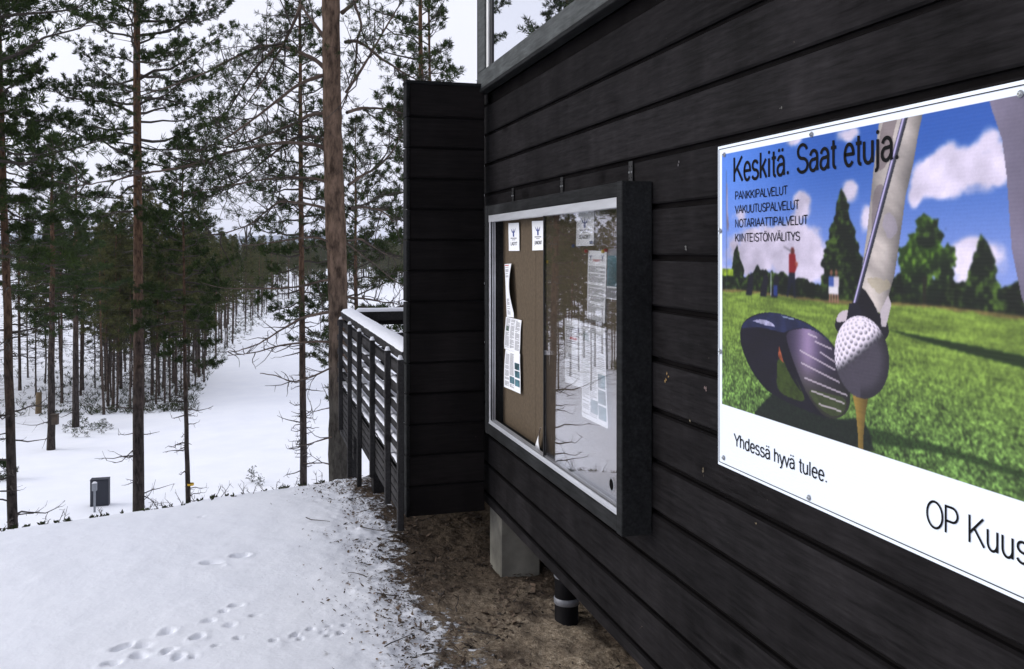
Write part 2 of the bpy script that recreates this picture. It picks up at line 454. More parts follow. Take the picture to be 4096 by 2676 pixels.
def build_ground():
    xs = spaced(-3.3, 0.55, 0.0145, -9000, 9000)
    ys = spaced(3.3, 8.3, 0.017, -3000, 14000)
    X, Y = np.meshgrid(xs, ys, indexing='ij')
    Z = terrain(X, Y)
    near = (X > -3.6) & (X < .8) & (Y > 3.0) & (Y < 8.6)
    xn, yn = X[near], Y[near]
    dz = np.zeros_like(xn)
    for px, py, a, b, dp, rot in PRINTS:
        dp = dp * (1.0 if dp > 0 else .3); a *= .36; b *= .44
        u = px / 1.3222 / 4.0; v = (1700 + py / 1.3222) / 4.0
        g = at(u, (EYE + .11) * 900 / (v - 250))
        cs, sn = cos(rot - YAW + .2), sin(rot - YAW + .2)
        ex = (xn - g[0]) * cs + (yn - g[1]) * sn; ey = -(xn - g[0]) * sn + (yn - g[1]) * cs
        ex = ex + .06 * (fbm(xn * 17, yn * 17, 31) - .5); ey = ey + .06 * (fbm(xn * 17, yn * 17, 33) - .5)
        q = np.sqrt((ex / (a * .8)) ** 2 + (ey / (b * .95)) ** 2)
        bowl = -dp * (1 - sstep(.35, 1.0, q)) * (1 + .5 * (fbm(xn * 40, yn * 40, 35) - .5)) + .14 * abs(dp) * np.exp(-((q - 1.3) / .3) ** 2)
        dz += bowl
    dz += .010 * (fbm(xn * 3, yn * 3, 21) - .5) + .004 * (fbm(xn * 12, yn * 12, 22) - .5)
    rough = sstep(-1.15, -.45, xn)
    dz += rough * (.045 * (fbm(xn * 9, yn * 9, 23) - .5) + .02 * (fbm(xn * 30, yn * 30, 24) - .5))
    Z[near] += dz
    n, m = len(xs), len(ys)
    i = np.arange(n - 1)[:, None] * m; j = np.arange(m - 1)[None]
    f = np.stack([i + j, i + m + j, i + m + j + 1, i + j + 1], -1).reshape(-1, 4)
    a = Acc(); a.add(np.stack([X, Y, Z], -1).reshape(-1, 3), f, 0, True)
    tag(a.build('ground', M['ground']), kind='structure')
build_ground()

# low wooded hills along the skyline
def build_hills():
    a = Acc()
    N = Nd('snowy_wooded_hillside'); f = N.noise(0.004, 8, rough=.7)
    N.l(N.ramp(f, [(.35, (.03, .04, .035)), (.7, (.35, .37, .42))]), N.p.inputs['Base Color']); N.p.inputs['Roughness'].default_value = 1
    for (dist, hgt, sd) in ((4200, 70, 1), (5600, 105, 4)):
        az = np.linspace(-1.2, 0.5, 160)
        rows = []
        for k, (dr, fr) in enumerate(((-900, 0), (-400, .45), (0, 1.0), (500, .6), (1100, 0))):
            rad = dist + dr + 100 * fbm(az * 20, az * 0 + k, sd)
            h = hgt * fr * (.35 + .9 * fbm(az * 5 + 3, az * 0, sd, 3)) + hgt * .1 * fr * fbm(az * 60, az * 0 + k, sd + 7) - 8
            rows.append(np.stack([CAMX + rad * np.sin(YAW + az), rad * np.cos(YAW + az), h], -1))
        V = np.array(rows); n, m = V.shape[:2]
        i = np.arange(n - 1)[:, None] * m; j = np.arange(m - 1)[None]
        a.add(V.reshape(-1, 3), np.stack([i + j, i + m + j, i + m + j + 1, i + j + 1], -1).reshape(-1, 4), 0, True)
    tag(a.build('hills', N.m), kind='structure')
build_hills()

# ------------------------------------------------------------------ the house
CORNER = 5.42
house = thing('timber_house', (0, 0, 0), 'black boarded timber house raised on a concrete pier, with a big corner window', 'house')
def build_house():
    a = Acc(); p = .1815; g = .016
    zs = [.207] + [.207 + .058 + k * p for k in range(0, 24)]
    r = np.random.default_rng(5)
    for k in range(len(zs) - 1):
        z0, z1 = zs[k] + (g if k else 0), zs[k + 1]
        if z0 > 4.35: break
        segs = [(-6.0, CORNER)] if z1 < 2.72 else [(-6.0, 2.60), (5.26, CORNER)]
        for y0, y1 in segs:
            o = r.uniform(-.0015, .0015)
            x0, xb = o, .020
            # a board with chamfered lower and upper lips
            prof = [(xb, z0), (x0 + .006, z0), (x0, z0 + .006), (x0, z1 - .006), (x0 + .006, z1), (xb, z1)]
            ys = np.linspace(y0, y1, 24)
            V = [(px + .0008 * sin(7 * yy + k), yy, pz) for yy in ys for px, pz in prof]
            n = len(prof); i = np.arange(len(ys) - 1)[:, None] * n; j = np.arange(n - 1)[None]
            Fq = np.stack([i + j, i + j + 1, i + n + j + 1, i + n + j], -1)
            a.add(V, Fq[:, 1:3].reshape(-1, 4), 0); a.f.append((Fq[:, [0, 3, 4]].reshape(-1, 4) + a.n - len(V), 1, False))  # groove shade put into the colour: board edges and upper chamfer near-black
            a.add([(px, y1, pz) for px, pz in prof], [list(range(n))], 0)
    a.box(.0185, .19, -6.0, CORNER - .01, .215, 2.70, 1)
    a.box(.0185, .19, -6.0, 2.60, 2.70, 4.4, 1); a.box(.0185, .19, 5.30, CORNER - .01, 2.70, 4.4, 1)
    a.box(.0185, .19, 2.60, 5.30, 4.18, 4.4, 1)
    a.box(.19, 5.0, CORNER - .2, CORNER - .012, .215, 4.4, 1); a.box(.19, 5.0, -6, -5.8, .215, 4.4, 1); a.box(4.85, 5.0, -5.8, CORNER - .2, .215, 4.4, 1)
    a.box(.19, 4.85, -5.8, CORNER - .2, .22, .40, 1)
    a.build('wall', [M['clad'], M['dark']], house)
    b = Acc(); b.box(-.026, .0, CORNER - .115, CORNER + .002, 2.735, 4.4, 0, .003); b.build('corner_board', M['clad'], house)
    # roof slab with deep eaves
    b = Acc(); b.box(-.85, 5.8, -6.8, 6.2, 4.405, 4.44, 1); b.box(-.85, 5.8, -6.8, 6.2, 4.44, 4.62, 0); b.box(-.874, -.85, -6.8, 6.2, 4.38, 4.66, 2)
    b.box(-.874, 5.8, 6.2, 6.224, 4.38, 4.66, 2)
    b.build('roof', [M['roof'], M['soffit'], M['fin']], house)
    # board-clad wing wall standing out from the corner
    b = Acc(); zt = 2.725; y0, y1 = 5.215, 5.315
    seam = 1.628; ks = [seam + k * .1806 for k in range(-8, 7)]
    ks = [.19] + [q for q in ks if .25 < q < 2.6] + [zt]
    for k in range(len(ks) - 1):
        z0 = ks[k] + (.007 if k else 0); z1 = ks[k + 1] - (.007 if k < len(ks) - 2 else 0)
        dy = r.uniform(0, .004)
        b.box(-.484, -.031, y0 + dy, y0 + .022, z0, z1, 0, .004)
    b.box(-.482, -.03, y0 + .012, y1 - .004, .2, zt - .004, 1)
    for k in range(len(ks) - 1):
        z0 = ks[k] + (.003 if k else 0); z1 = ks[k + 1] - (.003 if k < len(ks) - 2 else 0)
        b.box(-.505, -.4835, y0 - .006 + r.uniform(-.002, .002), y1, z0, z1, 2, .003)
    b.box(-.509, -.0, y0 - .012, y1 + .006, zt, zt + .018, 2, .003)
    b.build('wing_wall', [M['fin'], M['dark'], M['frame']], house)
    # window
    w = bpy.data.objects.new('window', None); COL.objects.link(w); w.parent = house; w.location = (0, 4, 2.7)
    YR, YL, ZB, ZT = 2.60, 5.285, 2.712, 4.18
    for (q0, q1, s0, s1) in ((YR, YL, ZB, ZB + .105), (YR, YL, ZT - .105, ZT), (YL - .155, YL, ZB + .1055, ZT - .1055), (YR, YR + .13, ZB + .1055, ZT - .1055)):
        f = Acc(); f.box(-.055, .0, q0, q1, s0, s1, 0, .004); under_(f, 'frame', M['greyframe'], w, house)
    f = Acc(); f.box(-.062, -.004, YR, YL, ZB - .022, ZB - .0005, 0, .003); under_(f, 'sill', M['frame'], w, house)
    for q0, q1 in ((YL - .200, YL - .1555), (YR + .1305, YR + .17)):
        f = Acc(); f.box(-.043, -.004, q0, q1, ZB + .1055, ZT - .106); under_(f, 'casing', M['white'], w, house)
    f = Acc(); f.box(-.036, -.004, YL - .262, YL - .2005, ZB + .1055, ZT - .106); under_(f, 'gasket', M['blacksteel'], w, house)
    f = Acc(); f.box(-.030, -.006, YR + .1705, YL - .2625, ZB + .1055, ZT - .106); under_(f, 'pane', M['pane'], w, house)
    # concrete pier carrying the corner
    c = Acc(); c.box(.03, .275, 5.08, 5.325, -.55, .205, 0, .008); c.build('concrete_pier', M['concrete'], house)
    for x_, y_ in ((.03, .9), (3.95, 5.08)):
        c = Acc(); c.box(x_, x_ + .245, y_, y_ + .245, -.55, .205, 0, .008); c.build('concrete_pier', M['concrete'], house)

def under_(acc, name, mats, parent, root):
    o = acc.build(name, mats, parent)
    off = Vector(parent.location) + Vector(root.location)
    o.data.transform(__import__('mathutils').Matrix.Translation(-off))
    return o
build_house()
def scuffs():
    r = np.random.default_rng(3)
    for xd, yd, s, c, lb in ((1552, 875, .013, (.22, .14, .05), 'ochre scuff'), (1643, 905, .012, (.12, .085, .08), 'pinkish scuff'), (1596, 578, .011, (.09, .09, .085), 'pale scuff'), (1636, 1098, .012, (.10, .08, .05), 'tan scuff'),
                             (1579, 379, .010, (.13, .12, .13), 'pale scuff'), (1492, 1458, .010, (.3, .2, .16), 'bright scratch'), (1820, 250, .006, (.1, .1, .09), 'pale scuff'), (1606, 978, .004, (.35, .3, .2), 'bright speck'), (1760, 1215, .004, (.2, .16, .1), 'bright speck')):
        u, v = xd * .43025, yd * .43025; k = (u - 512) / 900.0; q = -CAMX
        Y = (CR[0] * q - k * CF[0] * q) / (k * CF[1] - CR[1]); Z = EYE - (v - 250) / 900.0 * (CF[0] * q + CF[1] * Y)
        a = Acc()
        for j in range(4):
            n = 9; o = r.normal(0, s * .55, 2); th = np.sort(r.uniform(0, 2 * pi, n)); rr = s * r.uniform(.15, .6, n) * (1 if lb != 'bright scratch' else .25)
            if lb == 'bright scratch': o = np.array([(j - 1.5) * s * .6, -(j - 1.5) * s * .5])
            a.add([(-.0036 - .0002 * j, Y + o[0] + rr[i] * cos(th[i]), Z + o[1] + rr[i] * sin(th[i])) for i in range(n)], [list(range(n))], 0)
        m = simple('paint_chip', c, .9, .4, 60); o_ = a.build('scuff', m, house); o_['label'] = lb
scuffs()

def drain(px, Y, ztop, r, bands, label):
    t = thing('drain_pipe', (px, Y, -.25), label, 'pipe', 'taped pipes under the house')
    a = Acc(); th = 24
    a.tube([(0, 0, -.15), (0, 0, .2), (0, 0, .3), (0, 0, ztop + .25)], [r, r, r, r], th, 0, True, True)
    a.build('pipe', M['pipe'], t)
    for z0, z1 in bands:
        b = Acc(); b.tube([(0, 0, z0), (0, 0, z0 + .001), (.001, 0, (z0 + z1) / 2), (0, 0, z1 - .001), (0, 0, z1)], [r, r + .004, r + .005, r + .004, r], th, 0, True)
        b.build('tape_band', M['tape'], t)
drain(.195, 4.40, .25, .062, [(.17, .205), (.305, .345), (.40, .43)], 'black pipe wrapped in silver tape beside the concrete pier under the house')
drain(.20, 3.28, .25, .052, [(.30, .40)], 'black pipe with one tape collar under the house near the lower edge of the photo')

# ------------------------------------------------------------------ balcony on the far side of the wing wall
balcony = thing('balcony', (0, 5.3, 0), 'dark slatted balcony with snow on its rail behind the wing wall', 'balcony')
def build_balcony():
    r = np.random.default_rng(8)
    Y0, Y1 = 5.322, 8.92
    d = Acc(); d.box(-.46, 4.0, CORNER + .02, Y1 - .03, .33, .42, 0); d.box(-.44, -.36, Y0, Y1, .18, .328, 0); d.build('deck', M['rail'], balcony).location = (0, -5.3, 0)
    def part(acc, name, mats):
        o = acc.build(name, mats, balcony); o.location = (0, -5.3, 0); return o
    # battens outside the slats
    for (u, zb, zt) in ((340.6, .10, 1.11), (349.6, -.17, 1.125), (359.2, -.16, 1.125), (372.2, .20, 1.13), (387.5, .21, 1.135), (405.2, .19, 1.135)):
        x = -.545; q = -CAMX + x
        k = (u - 512) / 900.0
        Y = (CR[0] * q - k * CF[0] * q) / (k * CF[1] - CR[1])
        Y = max(Y, 5.175); zt -= .022; zb -= .06
        b = Acc(); b.box(x - .018, x + .018, Y - .021, Y + .021, zb, zt, 0, .003); part(b, 'post', M['rail'])
        s = Acc(); snowcap(s, x - .017, x + .017, Y - .020, Y + .020, zt, .026, r); part(s, 'snow_cap', M['snow'])
    sl = Acc(); sn = Acc()
    # open screen: outer slats on the battens, inner slats half a step lower behind them
    for i in range(6):
        z = 1.040 - i * .120
        sl.box(-.526, -.496, Y0, Y1, z - .023, z + .023, 0, .002)
        if i: snowstrip(sn, -.525, -.490, Y0, Y1, z + .023, .014, r, .62)
        zi = z - .060
        if zi < .46: continue
        sl.box(-.478, -.440, Y0, Y1, zi - .023, zi + .023, 0, .002)
        snowstrip(sn, -.485, -.425, Y0, Y1, zi + .023, .022, r, .85)
    # close-set boards over the edge of the deck
    z = .425
    snowstrip(sn, -.525, -.38, Y0, Y1, z + .022, .022, r, 1.0)
    for i in range(9):
        zz = z - i * .056
        ya = Y0 if zz > .19 else 7.75
        sl.box(-.526, -.504, ya, Y1, zz - .022, zz + .022, 0, .002)
    for i in range(5):
        z = 1.035 - i * .138
        sl.box(-.55, 4.0, Y1 + .012, Y1 + .036, z - .026, z + .026, 0, .002)
    part(sl, 'slat_screen', M['rail'])
    cp = Acc(); cp.box(-.512, -.372, Y0, Y1 + .06, 1.088, 1.142, 0, .003); cp.box(-.3715, 4.0, Y1 - .02, Y1 + .06, 1.05, 1.141, 0, .003); part(cp, 'handrail', M['rail'])
    snowstrip(sn, -.511, -.374, Y0, Y1 + .058, 1.142, .030, r, 1.0)
    snowstrip(sn, -.376, 3.9, Y1 - .018, Y1 + .058, 1.141, .036, r, 1.0, along='x')
    part(sn, 'snow_layer', M['snow'])
    for (x, y) in ((-.40, 7.05), (-.40, Y1 - .1), (2.2, Y1 - .1), (3.9, Y1 - .1)):
        c = Acc(); c.box(x - .06, x + .06, y - .06, y + .06, -1.6, .329, 0, .004); part(c, 'support_post', M['rail'])

def snowcap(acc, x0, x1, y0, y1, z, h, r):
    n = 5; V = []
    for i in range(n):
        for j in range(n):
            a, b = i / (n - 1), j / (n - 1)
            q = max(0, 1 - max(abs(2 * a - 1), abs(2 * b - 1)) ** 2.5)
            V.append((x0 + (x1 - x0) * a, y0 + (y1 - y0) * b, z + .004 + h * (q ** .5) * r.uniform(.85, 1.05)))
    acc.add(V, [(i * n + j, i * n + n + j, i * n + n + j + 1, i * n + j + 1) for i in range(n - 1) for j in range(n - 1)], 0, True)

def snowstrip(acc, x0, x1, y0, y1, z, h, r, cover, along='y'):
    """a ridge of snow lying along a board, with a ragged edge and bare stretches"""
    L = (y1 - y0) if along == 'y' else (x1 - x0)
    n = int(L / .03); prof = [0, .12, .4, .7, .92, 1]
    hh = [0, .75, 1, .95, .7, 0]
    sd = int(r.integers(1000)); s = np.linspace(0, 1, n) * L
    amp = fbm(s * 2.2, s * 0, sd, 4)
    amp = np.clip((amp - (1 - cover) * .72) * 4, 0, 1) if cover < 1 else .8 + .35 * amp
    edge = .012 * (fbm(s * 9, s * 0 + 3, sd + 2) - .5)
    w = (x1 - x0) if along == 'y' else (y1 - y0)
    V = []
    for i in range(n):
        for q, k in zip(prof, hh):
            lat = q * w + edge[i] * (1 if q < .3 else -.6)
            zz = z + .0006 + h * k * amp[i] * (1 if 0 < i < n - 1 else .3)
            if amp[i] < .03: zz = z - .004
            V.append((x0 + lat, y0 + s[i], zz) if along == 'y' else (x0 + s[i], y0 + lat, zz))
    m = len(prof); i = np.arange(n - 1)[:, None] * m; j = np.arange(m - 1)[None]
    acc.add(V, np.stack([i + j, i + j + 1, i + m + j + 1, i + m + j], -1).reshape(-1, 4), 0, True)
build_balcony()

# ------------------------------------------------------------------ lettering
def text_mesh(acc, s, frame, x, y, width, height, mat=0, depth=.0008, bold=0.0):
    """s laid out on a plane; frame(p, h, lift) -> world; scaled so that the capitals are `height` tall and the line `width` wide"""
    cu = bpy.data.curves.new('lettering', 'FONT'); cu.body = s; cu.size = 1; cu.resolution_u = 5; cu.offset = bold
    ob = bpy.data.objects.new('lettering', cu); COL.objects.link(ob)
    bpy.context.view_layer.update()
    me = bpy.data.meshes.new_from_object(ob.evaluated_get(bpy.context.evaluated_depsgraph_get()))
    bpy.data.objects.remove(ob); bpy.data.curves.remove(cu)
    V = np.array([v.co[:] for v in me.vertices])
    cap = .729
    sx = width / (V[:, 0].max() - V[:, 0].min()); x0 = V[:, 0].min()
    W = np.array([frame(x + (q[0] - x0) * sx, y + q[1] * height / cap, depth) for q in V])
    for pl in me.polygons:
        acc.f.append((np.array([list(pl.vertices)]) + acc.n, mat, False))
    acc.v.append(W); acc.n += len(W)
    bpy.data.meshes.remove(me)

def arc(cx, cy, rx, ry, a0, a1, n=14):
    return [(cx + rx * cos(radians(a0 + (a1 - a0) * i / n)), cy + ry * sin(radians(a0 + (a1 - a0) * i / n))) for i in range(n + 1)]
A_ = [[(.08, .55)] + arc(.31, .49, .235, .23, 160, 0) + [(.545, .10), (.58, 0)], [(.545, .43), (.34, .405)] + arc(.27, .205, .215, .20, 100, 290) + [(.46, .09), (.545, .22)]]
CA = [[(0, 0), (.42, 1), (.84, 0)], [(.15, .35), (.69, .35)]]; CO = [arc(.5, .5, .44, .5, 90, 450, 30)]
PB = [(.08, 0), (.08, 1), (.42, 1)] + arc(.44, .73, .29, .27, 88, -88) + [(.42, .46), (.08, .46)]
GLYPHS = {                                        # a plain narrow sans drawn as strokes: (advance, strokes, dots)
    'A': (.92, CA, []), 'Ä': (.92, CA, [(.28, 1.2), (.56, 1.2)]), 'O': (1.04, CO, []), 'Ö': (1.04, CO, [(.36, 1.2), (.64, 1.2)]),
    'E': (.88, [[(.72, 1), (.08, 1), (.08, 0), (.74, 0)], [(.08, .53), (.68, .53)]], []), 'I': (.34, [[(.13, 0), (.13, 1)]], []),
    'K': (.92, [[(.08, 0), (.08, 1)], [(.78, 1), (.08, .34)], [(.32, .57), (.83, 0)]], []), 'L': (.74, [[(.08, 1), (.08, 0), (.66, 0)]], []),
    'N': (.98, [[(.08, 0), (.08, 1), (.76, 0), (.76, 1)]], []), 'P': (.88, [PB], []), 'R': (.96, [PB, [(.42, .46), (.80, 0)]], []),
    'S': (.90, [arc(.43, .75, .32, .25, 15, 262) + arc(.43, .25, .36, .25, 82, -165)], []), 'T': (.80, [[(0, 1), (.74, 1)], [(.37, 1), (.37, 0)]], []),
    'U': (.94, [[(.08, 1), (.08, .36)] + arc(.42, .34, .34, .34, 180, 360) + [(.76, 1)]], []), 'V': (.88, [[(0, 1), (.42, 0), (.84, 1)]], []),
    'Y': (.84, [[(0, 1), (.40, .43), (.80, 1)], [(.40, .45), (.40, 0)]], []),
    'a': (.72, A_, []), 'ä': (.72, A_, [(.18, .95), (.44, .95)]), 'd': (.74, [[(.57, 0), (.57, 1)], arc(.31, .36, .25, .36, 20, 340, 24)], []),
    'e': (.72, [[(.07, .38), (.58, .38)] + arc(.325, .36, .26, .36, 4, 322, 22)], []), 'h': (.72, [[(.08, 0), (.08, 1)], [(.08, .40)] + arc(.315, .44, .235, .28, 180, 0) + [(.55, 0)]], []),
    'i': (.31, [[(.11, 0), (.11, .72)]], [(.11, .95)]), 'j': (.31, [[(.12, .72), (.12, -.12)] + arc(.0, -.13, .12, .14, 0, -100, 6)], [(.12, .95)]),
    'k': (.66, [[(.08, 0), (.08, 1)], [(.52, .72), (.08, .27)], [(.24, .43), (.56, 0)]], []), 'l': (.31, [[(.11, 0), (.11, 1)]], []),
    's': (.66, [arc(.29, .54, .22, .18, 15, 262, 10) + arc(.29, .18, .25, .18, 82, -165, 10)], []), 't': (.41, [[(.17, .95), (.17, .16)] + arc(.31, .15, .14, .15, 180, 280, 6), [(.01, .70), (.34, .70)]], []),
    'u': (.72, [[(.08, .72), (.08, .28)] + arc(.315, .28, .235, .28, 180, 360) + [(.55, .72)], [(.55, .3), (.55, 0)]], []), 'v': (.60, [[(0, .72), (.27, 0), (.54, .72)]], []),
    'y': (.60, [[(0, .72), (.28, .02)], [(.55, .72), (.24, -.16)] + arc(.12, -.13, .125, .14, -20, -120, 5)], []), '.': (.36, [], [(.12, .06)]), ' ': (.40, [], []),
}
def stroke_text(acc, s, frame, x, y, width, cap, w, lift=.0018):
    total = sum(GLYPHS[c][0] for c in s) - .2; sx = width / total; cx = 0; lay = 0
    for c in s:
        adv, strokes, dots = GLYPHS[c]
        for st in strokes:
            q = np.array([(x + (cx + a) * sx, y + b * cap) for a, b in st]); q = q[np.r_[True, np.linalg.norm(np.diff(q, axis=0), axis=1) > 1e-6]]
            d = np.diff(q, axis=0); d /= np.linalg.norm(d, axis=1)[:, None]
            closed = np.linalg.norm(q[0] - q[-1]) < 1e-5
            n = np.stack([-d[:, 1], d[:, 0]], -1)
            pn = np.vstack([n[:1], n]); nn = np.vstack([n, n[-1:]])
            if closed: pn[0] = n[-1]; nn[-1] = n[0]
            m = pn + nn; m /= np.maximum(np.linalg.norm(m, axis=1), 1e-6)[:, None]
            k = 1 / np.clip((m * nn).sum(1), .42, 1)
            off = m * (k * w / 2)[:, None]; L = lift + .00004 * (lay % 5); lay += 1
            V = [frame(a[0], a[1], L) for pr in zip(q + off, q - off) for a in pr]
            acc.add(V, [(2 * i, 2 * i + 1, 2 * i + 3, 2 * i + 2) for i in range(len(q) - 1)])
        for a, b in dots:
            px, py = x + (cx + a) * sx, y + b * cap; r = w * .58
            acc.add([frame(px + r * cos(t * pi / 5), py + r * sin(t * pi / 5), lift) for t in range(10)], [list(range(10))])
        cx += adv

# ------------------------------------------------------------------ glazed notice board
BY0, BY1, BZ0, BZ1, BD = 2.947, 4.86, .733, 1.996, .121
board = thing('notice_board', (0, 3.9, 1.36), 'glazed notice board in a deep dark wooden frame on the black wall', 'notice board')
def bplane(X):                                    # photo pixel (2380 wide) on the plane x = X -> (Y, Z)
    def f(xd, yd):
        u, v = xd * .43025, yd * .43025; q = X - CAMX; k = (u - 512) / 900.0
        Y = (CR[0] * q - k * CF[0] * q) / (k * CF[1] - CR[1]); z = CF[0] * q + CF[1] * Y
        return Y, EYE - (v - 250) / 900.0 * z
    return f
def build_board():
    def part(a, n, m, par=board):
        o = a.build(n, m, par); o.location = (0, 0, 0)
        o.data.transform(__import__('mathutils').Matrix.Translation((0, -3.9, -1.36))); return o
    t = .05
    for (y0, y1, z0, z1, xo) in ((BY0, BY0 + t, BZ0, BZ1, 0), (BY1 - t, BY1, BZ0, BZ1, 0), (BY0 + t + .0005, BY1 - t - .0005, BZ0 + .002, BZ0 + .06, .002), (BY0 + t + .0005, BY1 - t - .0005, BZ1 - .055, BZ1 - .002, .002)):
        a = Acc(); a.box(-BD + xo, -.003, y0, y1, z0, z1, 0, .003); part(a, 'frame_board', M['frame'])
    a = Acc(); a.box(-.03, -.006, BY0 + t, 4.2175, BZ0 + .06, BZ1 - .056); a.box(-.03, -.006, 4.2215, BY1 - t, BZ0 + .06, BZ1 - .056); a.box(-.026, -.006, 4.21, 4.23, BZ0 + .06, BZ1 - .056)
    part(a, 'back_panel', M['cork'])
    yi0, yi1, zi0, zi1 = BY0 + t + .001, BY1 - t - .001, BZ0 + .0605, BZ1 - .0555
    a = Acc()
    for xo in (-.112, -.098, -.086):
        a.box(xo, xo + .005, yi0, yi1, zi0 + .006, zi0 + .022); a.box(xo, xo + .005, yi1 - .022, yi1 - .0005, zi0 + .022, zi1 - .02)
    a.box(-.114, -.079, yi0, yi1, zi0, zi0 + .006)
    part(a, 'track', M['alu'])
    a = Acc(); a.box(-.114, -.079, yi0, yi1, zi1 - .036, zi1); part(a, 'track', M['alu'])
    for x, y1_ in ((-.103, 3.875), (-.090, 3.893)):
        a = Acc(); a.box(x, x + .004, yi0, y1_, zi0 + .008, zi1 - .012); g = part(a, 'glass_pane', M['glass'])
        a = Acc(); a.box(x - .0015, x + .0055, y1_, y1_ + .006, zi0 + .008, zi1 - .036); part(a, 'edge_strip', M['blacksteel'], g) if False else a.build('edge_strip', M['blacksteel'], g).data.transform(__import__('mathutils').Matrix.Translation((0, -3.9, -1.36)))
    Y, Z = bplane(-.105)(1421, 1126)
    a = Acc(); n = 20
    ring = [(0, cos(q * 2 * pi / n) * .021, sin(q * 2 * pi / n) * .021) for q in range(n)]
    a.add([(-.1045, Y + q[1], Z + q[2]) for q in ring], [list(range(n))]); a.add([(-.1045, Y + q[1] * 1.25, Z + q[2] * 1.25) for q in ring] + [(-.106, Y + q[1] * 1.02, Z + q[2] * 1.02) for q in ring], [(i, (i + 1) % n, n + (i + 1) % n, n + i) for i in range(n)], 1)
    part(a, 'finger_hole', [M['dark'], M['galv']])
    # perforated straps that hang the board
    for (xd, yt, w) in ((1193, 437, .034), (1307, 412, .034), (1467.5, 375, .036)):
        Yc, Zt = bplane(-.004)(xd, yt); zb = BZ1 - .01
        a = Acc(); a.box(-.0075, -.0055, Yc - w / 2, Yc + w / 2, zb, Zt, 0)
        b = part(a, 'bracket', M['blacksteel'])
        for k in range(4):
            zz = Zt - .02 - k * (Zt - zb - .03) / 3.2
            for sg in (-1, 1):
                c = Acc(); disc(c, (-.0078, Yc + sg * .011, zz), .0042 if k in (1, 3) else .003, .0025 if k in (1, 3) else .0004)
                o = c.build('screw' if k in (1, 3) else 'hole', M['screw'] if k in (1, 3) else M['dark'], b); o.data.transform(__import__('mathutils').Matrix.Translation((0, -3.9, -1.36)))
    for (xd, yd) in ((1485, 447), (1505, 445), (1470, 1226), (1497, 1224)):
        pass

def disc(acc, c, r, h, n=14, mat=0):
    x, y, z = c
    V = [(x, y + r * cos(q * 2 * pi / n), z + r * sin(q * 2 * pi / n)) for q in range(n)] + [(x - h, y + .8 * r * cos(q * 2 * pi / n), z + .8 * r * sin(q * 2 * pi / n)) for q in range(n)]
    acc.add(V, [(i, (i + 1) % n, n + (i + 1) % n, n + i) for i in range(n)], mat); acc.f.append((np.array([[acc.n - n + q for q in range(n)]]), mat, False))
build_board()

PF = bplane(-.033)
def c5(x, y): return ((1850 + x / 1.829) / 1.721, (600 + y / 1.829) / 1.721)
def c6(x, y): return ((1850 + x / 1.829) / 1.721, (1350 + y / 1.829) / 1.721)
def sheet(name, label, cat, corners, draw=None, curl=.004, roll=0.0, group=None, mat='paper', seed=0, X=-.033):
    """a paper pinned to the back panel; corners (photo) run top-left, top-right, bottom-right, bottom-left"""
    c = [PF(*q) for q in corners]
    root = thing(name, (X, c[0][0], c[0][1]), label, cat, group)
    def fr(a, b, lift=0.0):                       # a: 0..1 to the right, b: 0..1 downwards
        y = (c[0][0] * (1 - a) + c[1][0] * a) * (1 - b) + (c[3][0] * (1 - a) + c[2][0] * a) * b
        z = (c[0][1] * (1 - a) + c[1][1] * a) * (1 - b) + (c[3][1] * (1 - a) + c[2][1] * a) * b
        w = curl * (1 + sin(3.1 * b + seed) * .8 + .5 * sin(5 * b + 2 * a + seed)) * (.3 + a * .7) + roll * a ** 2 * (.4 + .6 * sin(pi * min(1, b * 1.1)))
        return np.array([X - .0006 - w - lift, y, z])
    n, m = 9, 25
    V = [fr(i / (n - 1), j / (m - 1)) for i in range(n) for j in range(m)]
    F = [(i * m + j, i * m + m + j, i * m + m + j + 1, i * m + j + 1) for i in range(n - 1) for j in range(m - 1)]
    a = Acc(); a.add(V, F, 0, True)
    def fin(acc, nm, mats):
        o = acc.build(nm, mats, root); o.data.transform(__import__('mathutils').Matrix.Translation(-Vector(root.location))); return o
    fin(a, 'page', M[mat])
    if draw:
        p = Acc(); draw(p, fr, np.random.default_rng(seed + 40)); fin(p, 'print', PM)
    return root
PHOTO = simple('printed_landscape', (0.05, 0.13, 0.16), 0.6, 0.9, 9)
PGREEN = simple('printed_green', (0.03, 0.09, 0.05), 0.6, 0.4, 30)
PM = [M['ink'], M['greyink'], M['redink'], M['blueink'], PHOTO, PGREEN]
def patch(p, fr, a0, a1, b0, b1, mat, lift=.0008, n=3):
    V = [fr(a0 + (a1 - a0) * i / n, b0 + (b1 - b0) * j / n, lift) for i in range(n + 1) for j in range(n + 1)]
    p.add(V, [(i * (n + 1) + j, (i + 1) * (n + 1) + j, (i + 1) * (n + 1) + j + 1, i * (n + 1) + j + 1) for i in range(n) for j in range(n)], mat, True)
def para(p, fr, a0, a1, b0, b1, step, r, mat=1, fill=.9):
    b = b0
    while b < b1:
        e = a1 if r.random() < .85 else a0 + (a1 - a0) * r.uniform(.3, .9)
        if r.random() < fill: patch(p, fr, a0, e, b, b + step * .5, mat, n=2)
        b += step
def emblem(p, fr, a, b, s, sy):
    patch(p, fr, a - s * .12, a + s * .12, b, b + sy * .5, 3, n=1)
    for k in (-1, 0, 1):
        V = [fr(a - s * .1 + k * s * .15, b + .0, .0008), fr(a + s * .1 + k * s * .15, b + .0, .0008), fr(a + k * s * .45, b - sy * .55, .0008)]
        p.add(V, [(0, 1, 2)], 3)
    patch(p, fr, a - s * .55, a + s * .55, b + sy * .62, b + sy * .74, 1, n=1)
    patch(p, fr, a - s * .3, a + s * .3, b + sy * .84, b + sy * .92, 1, n=1)
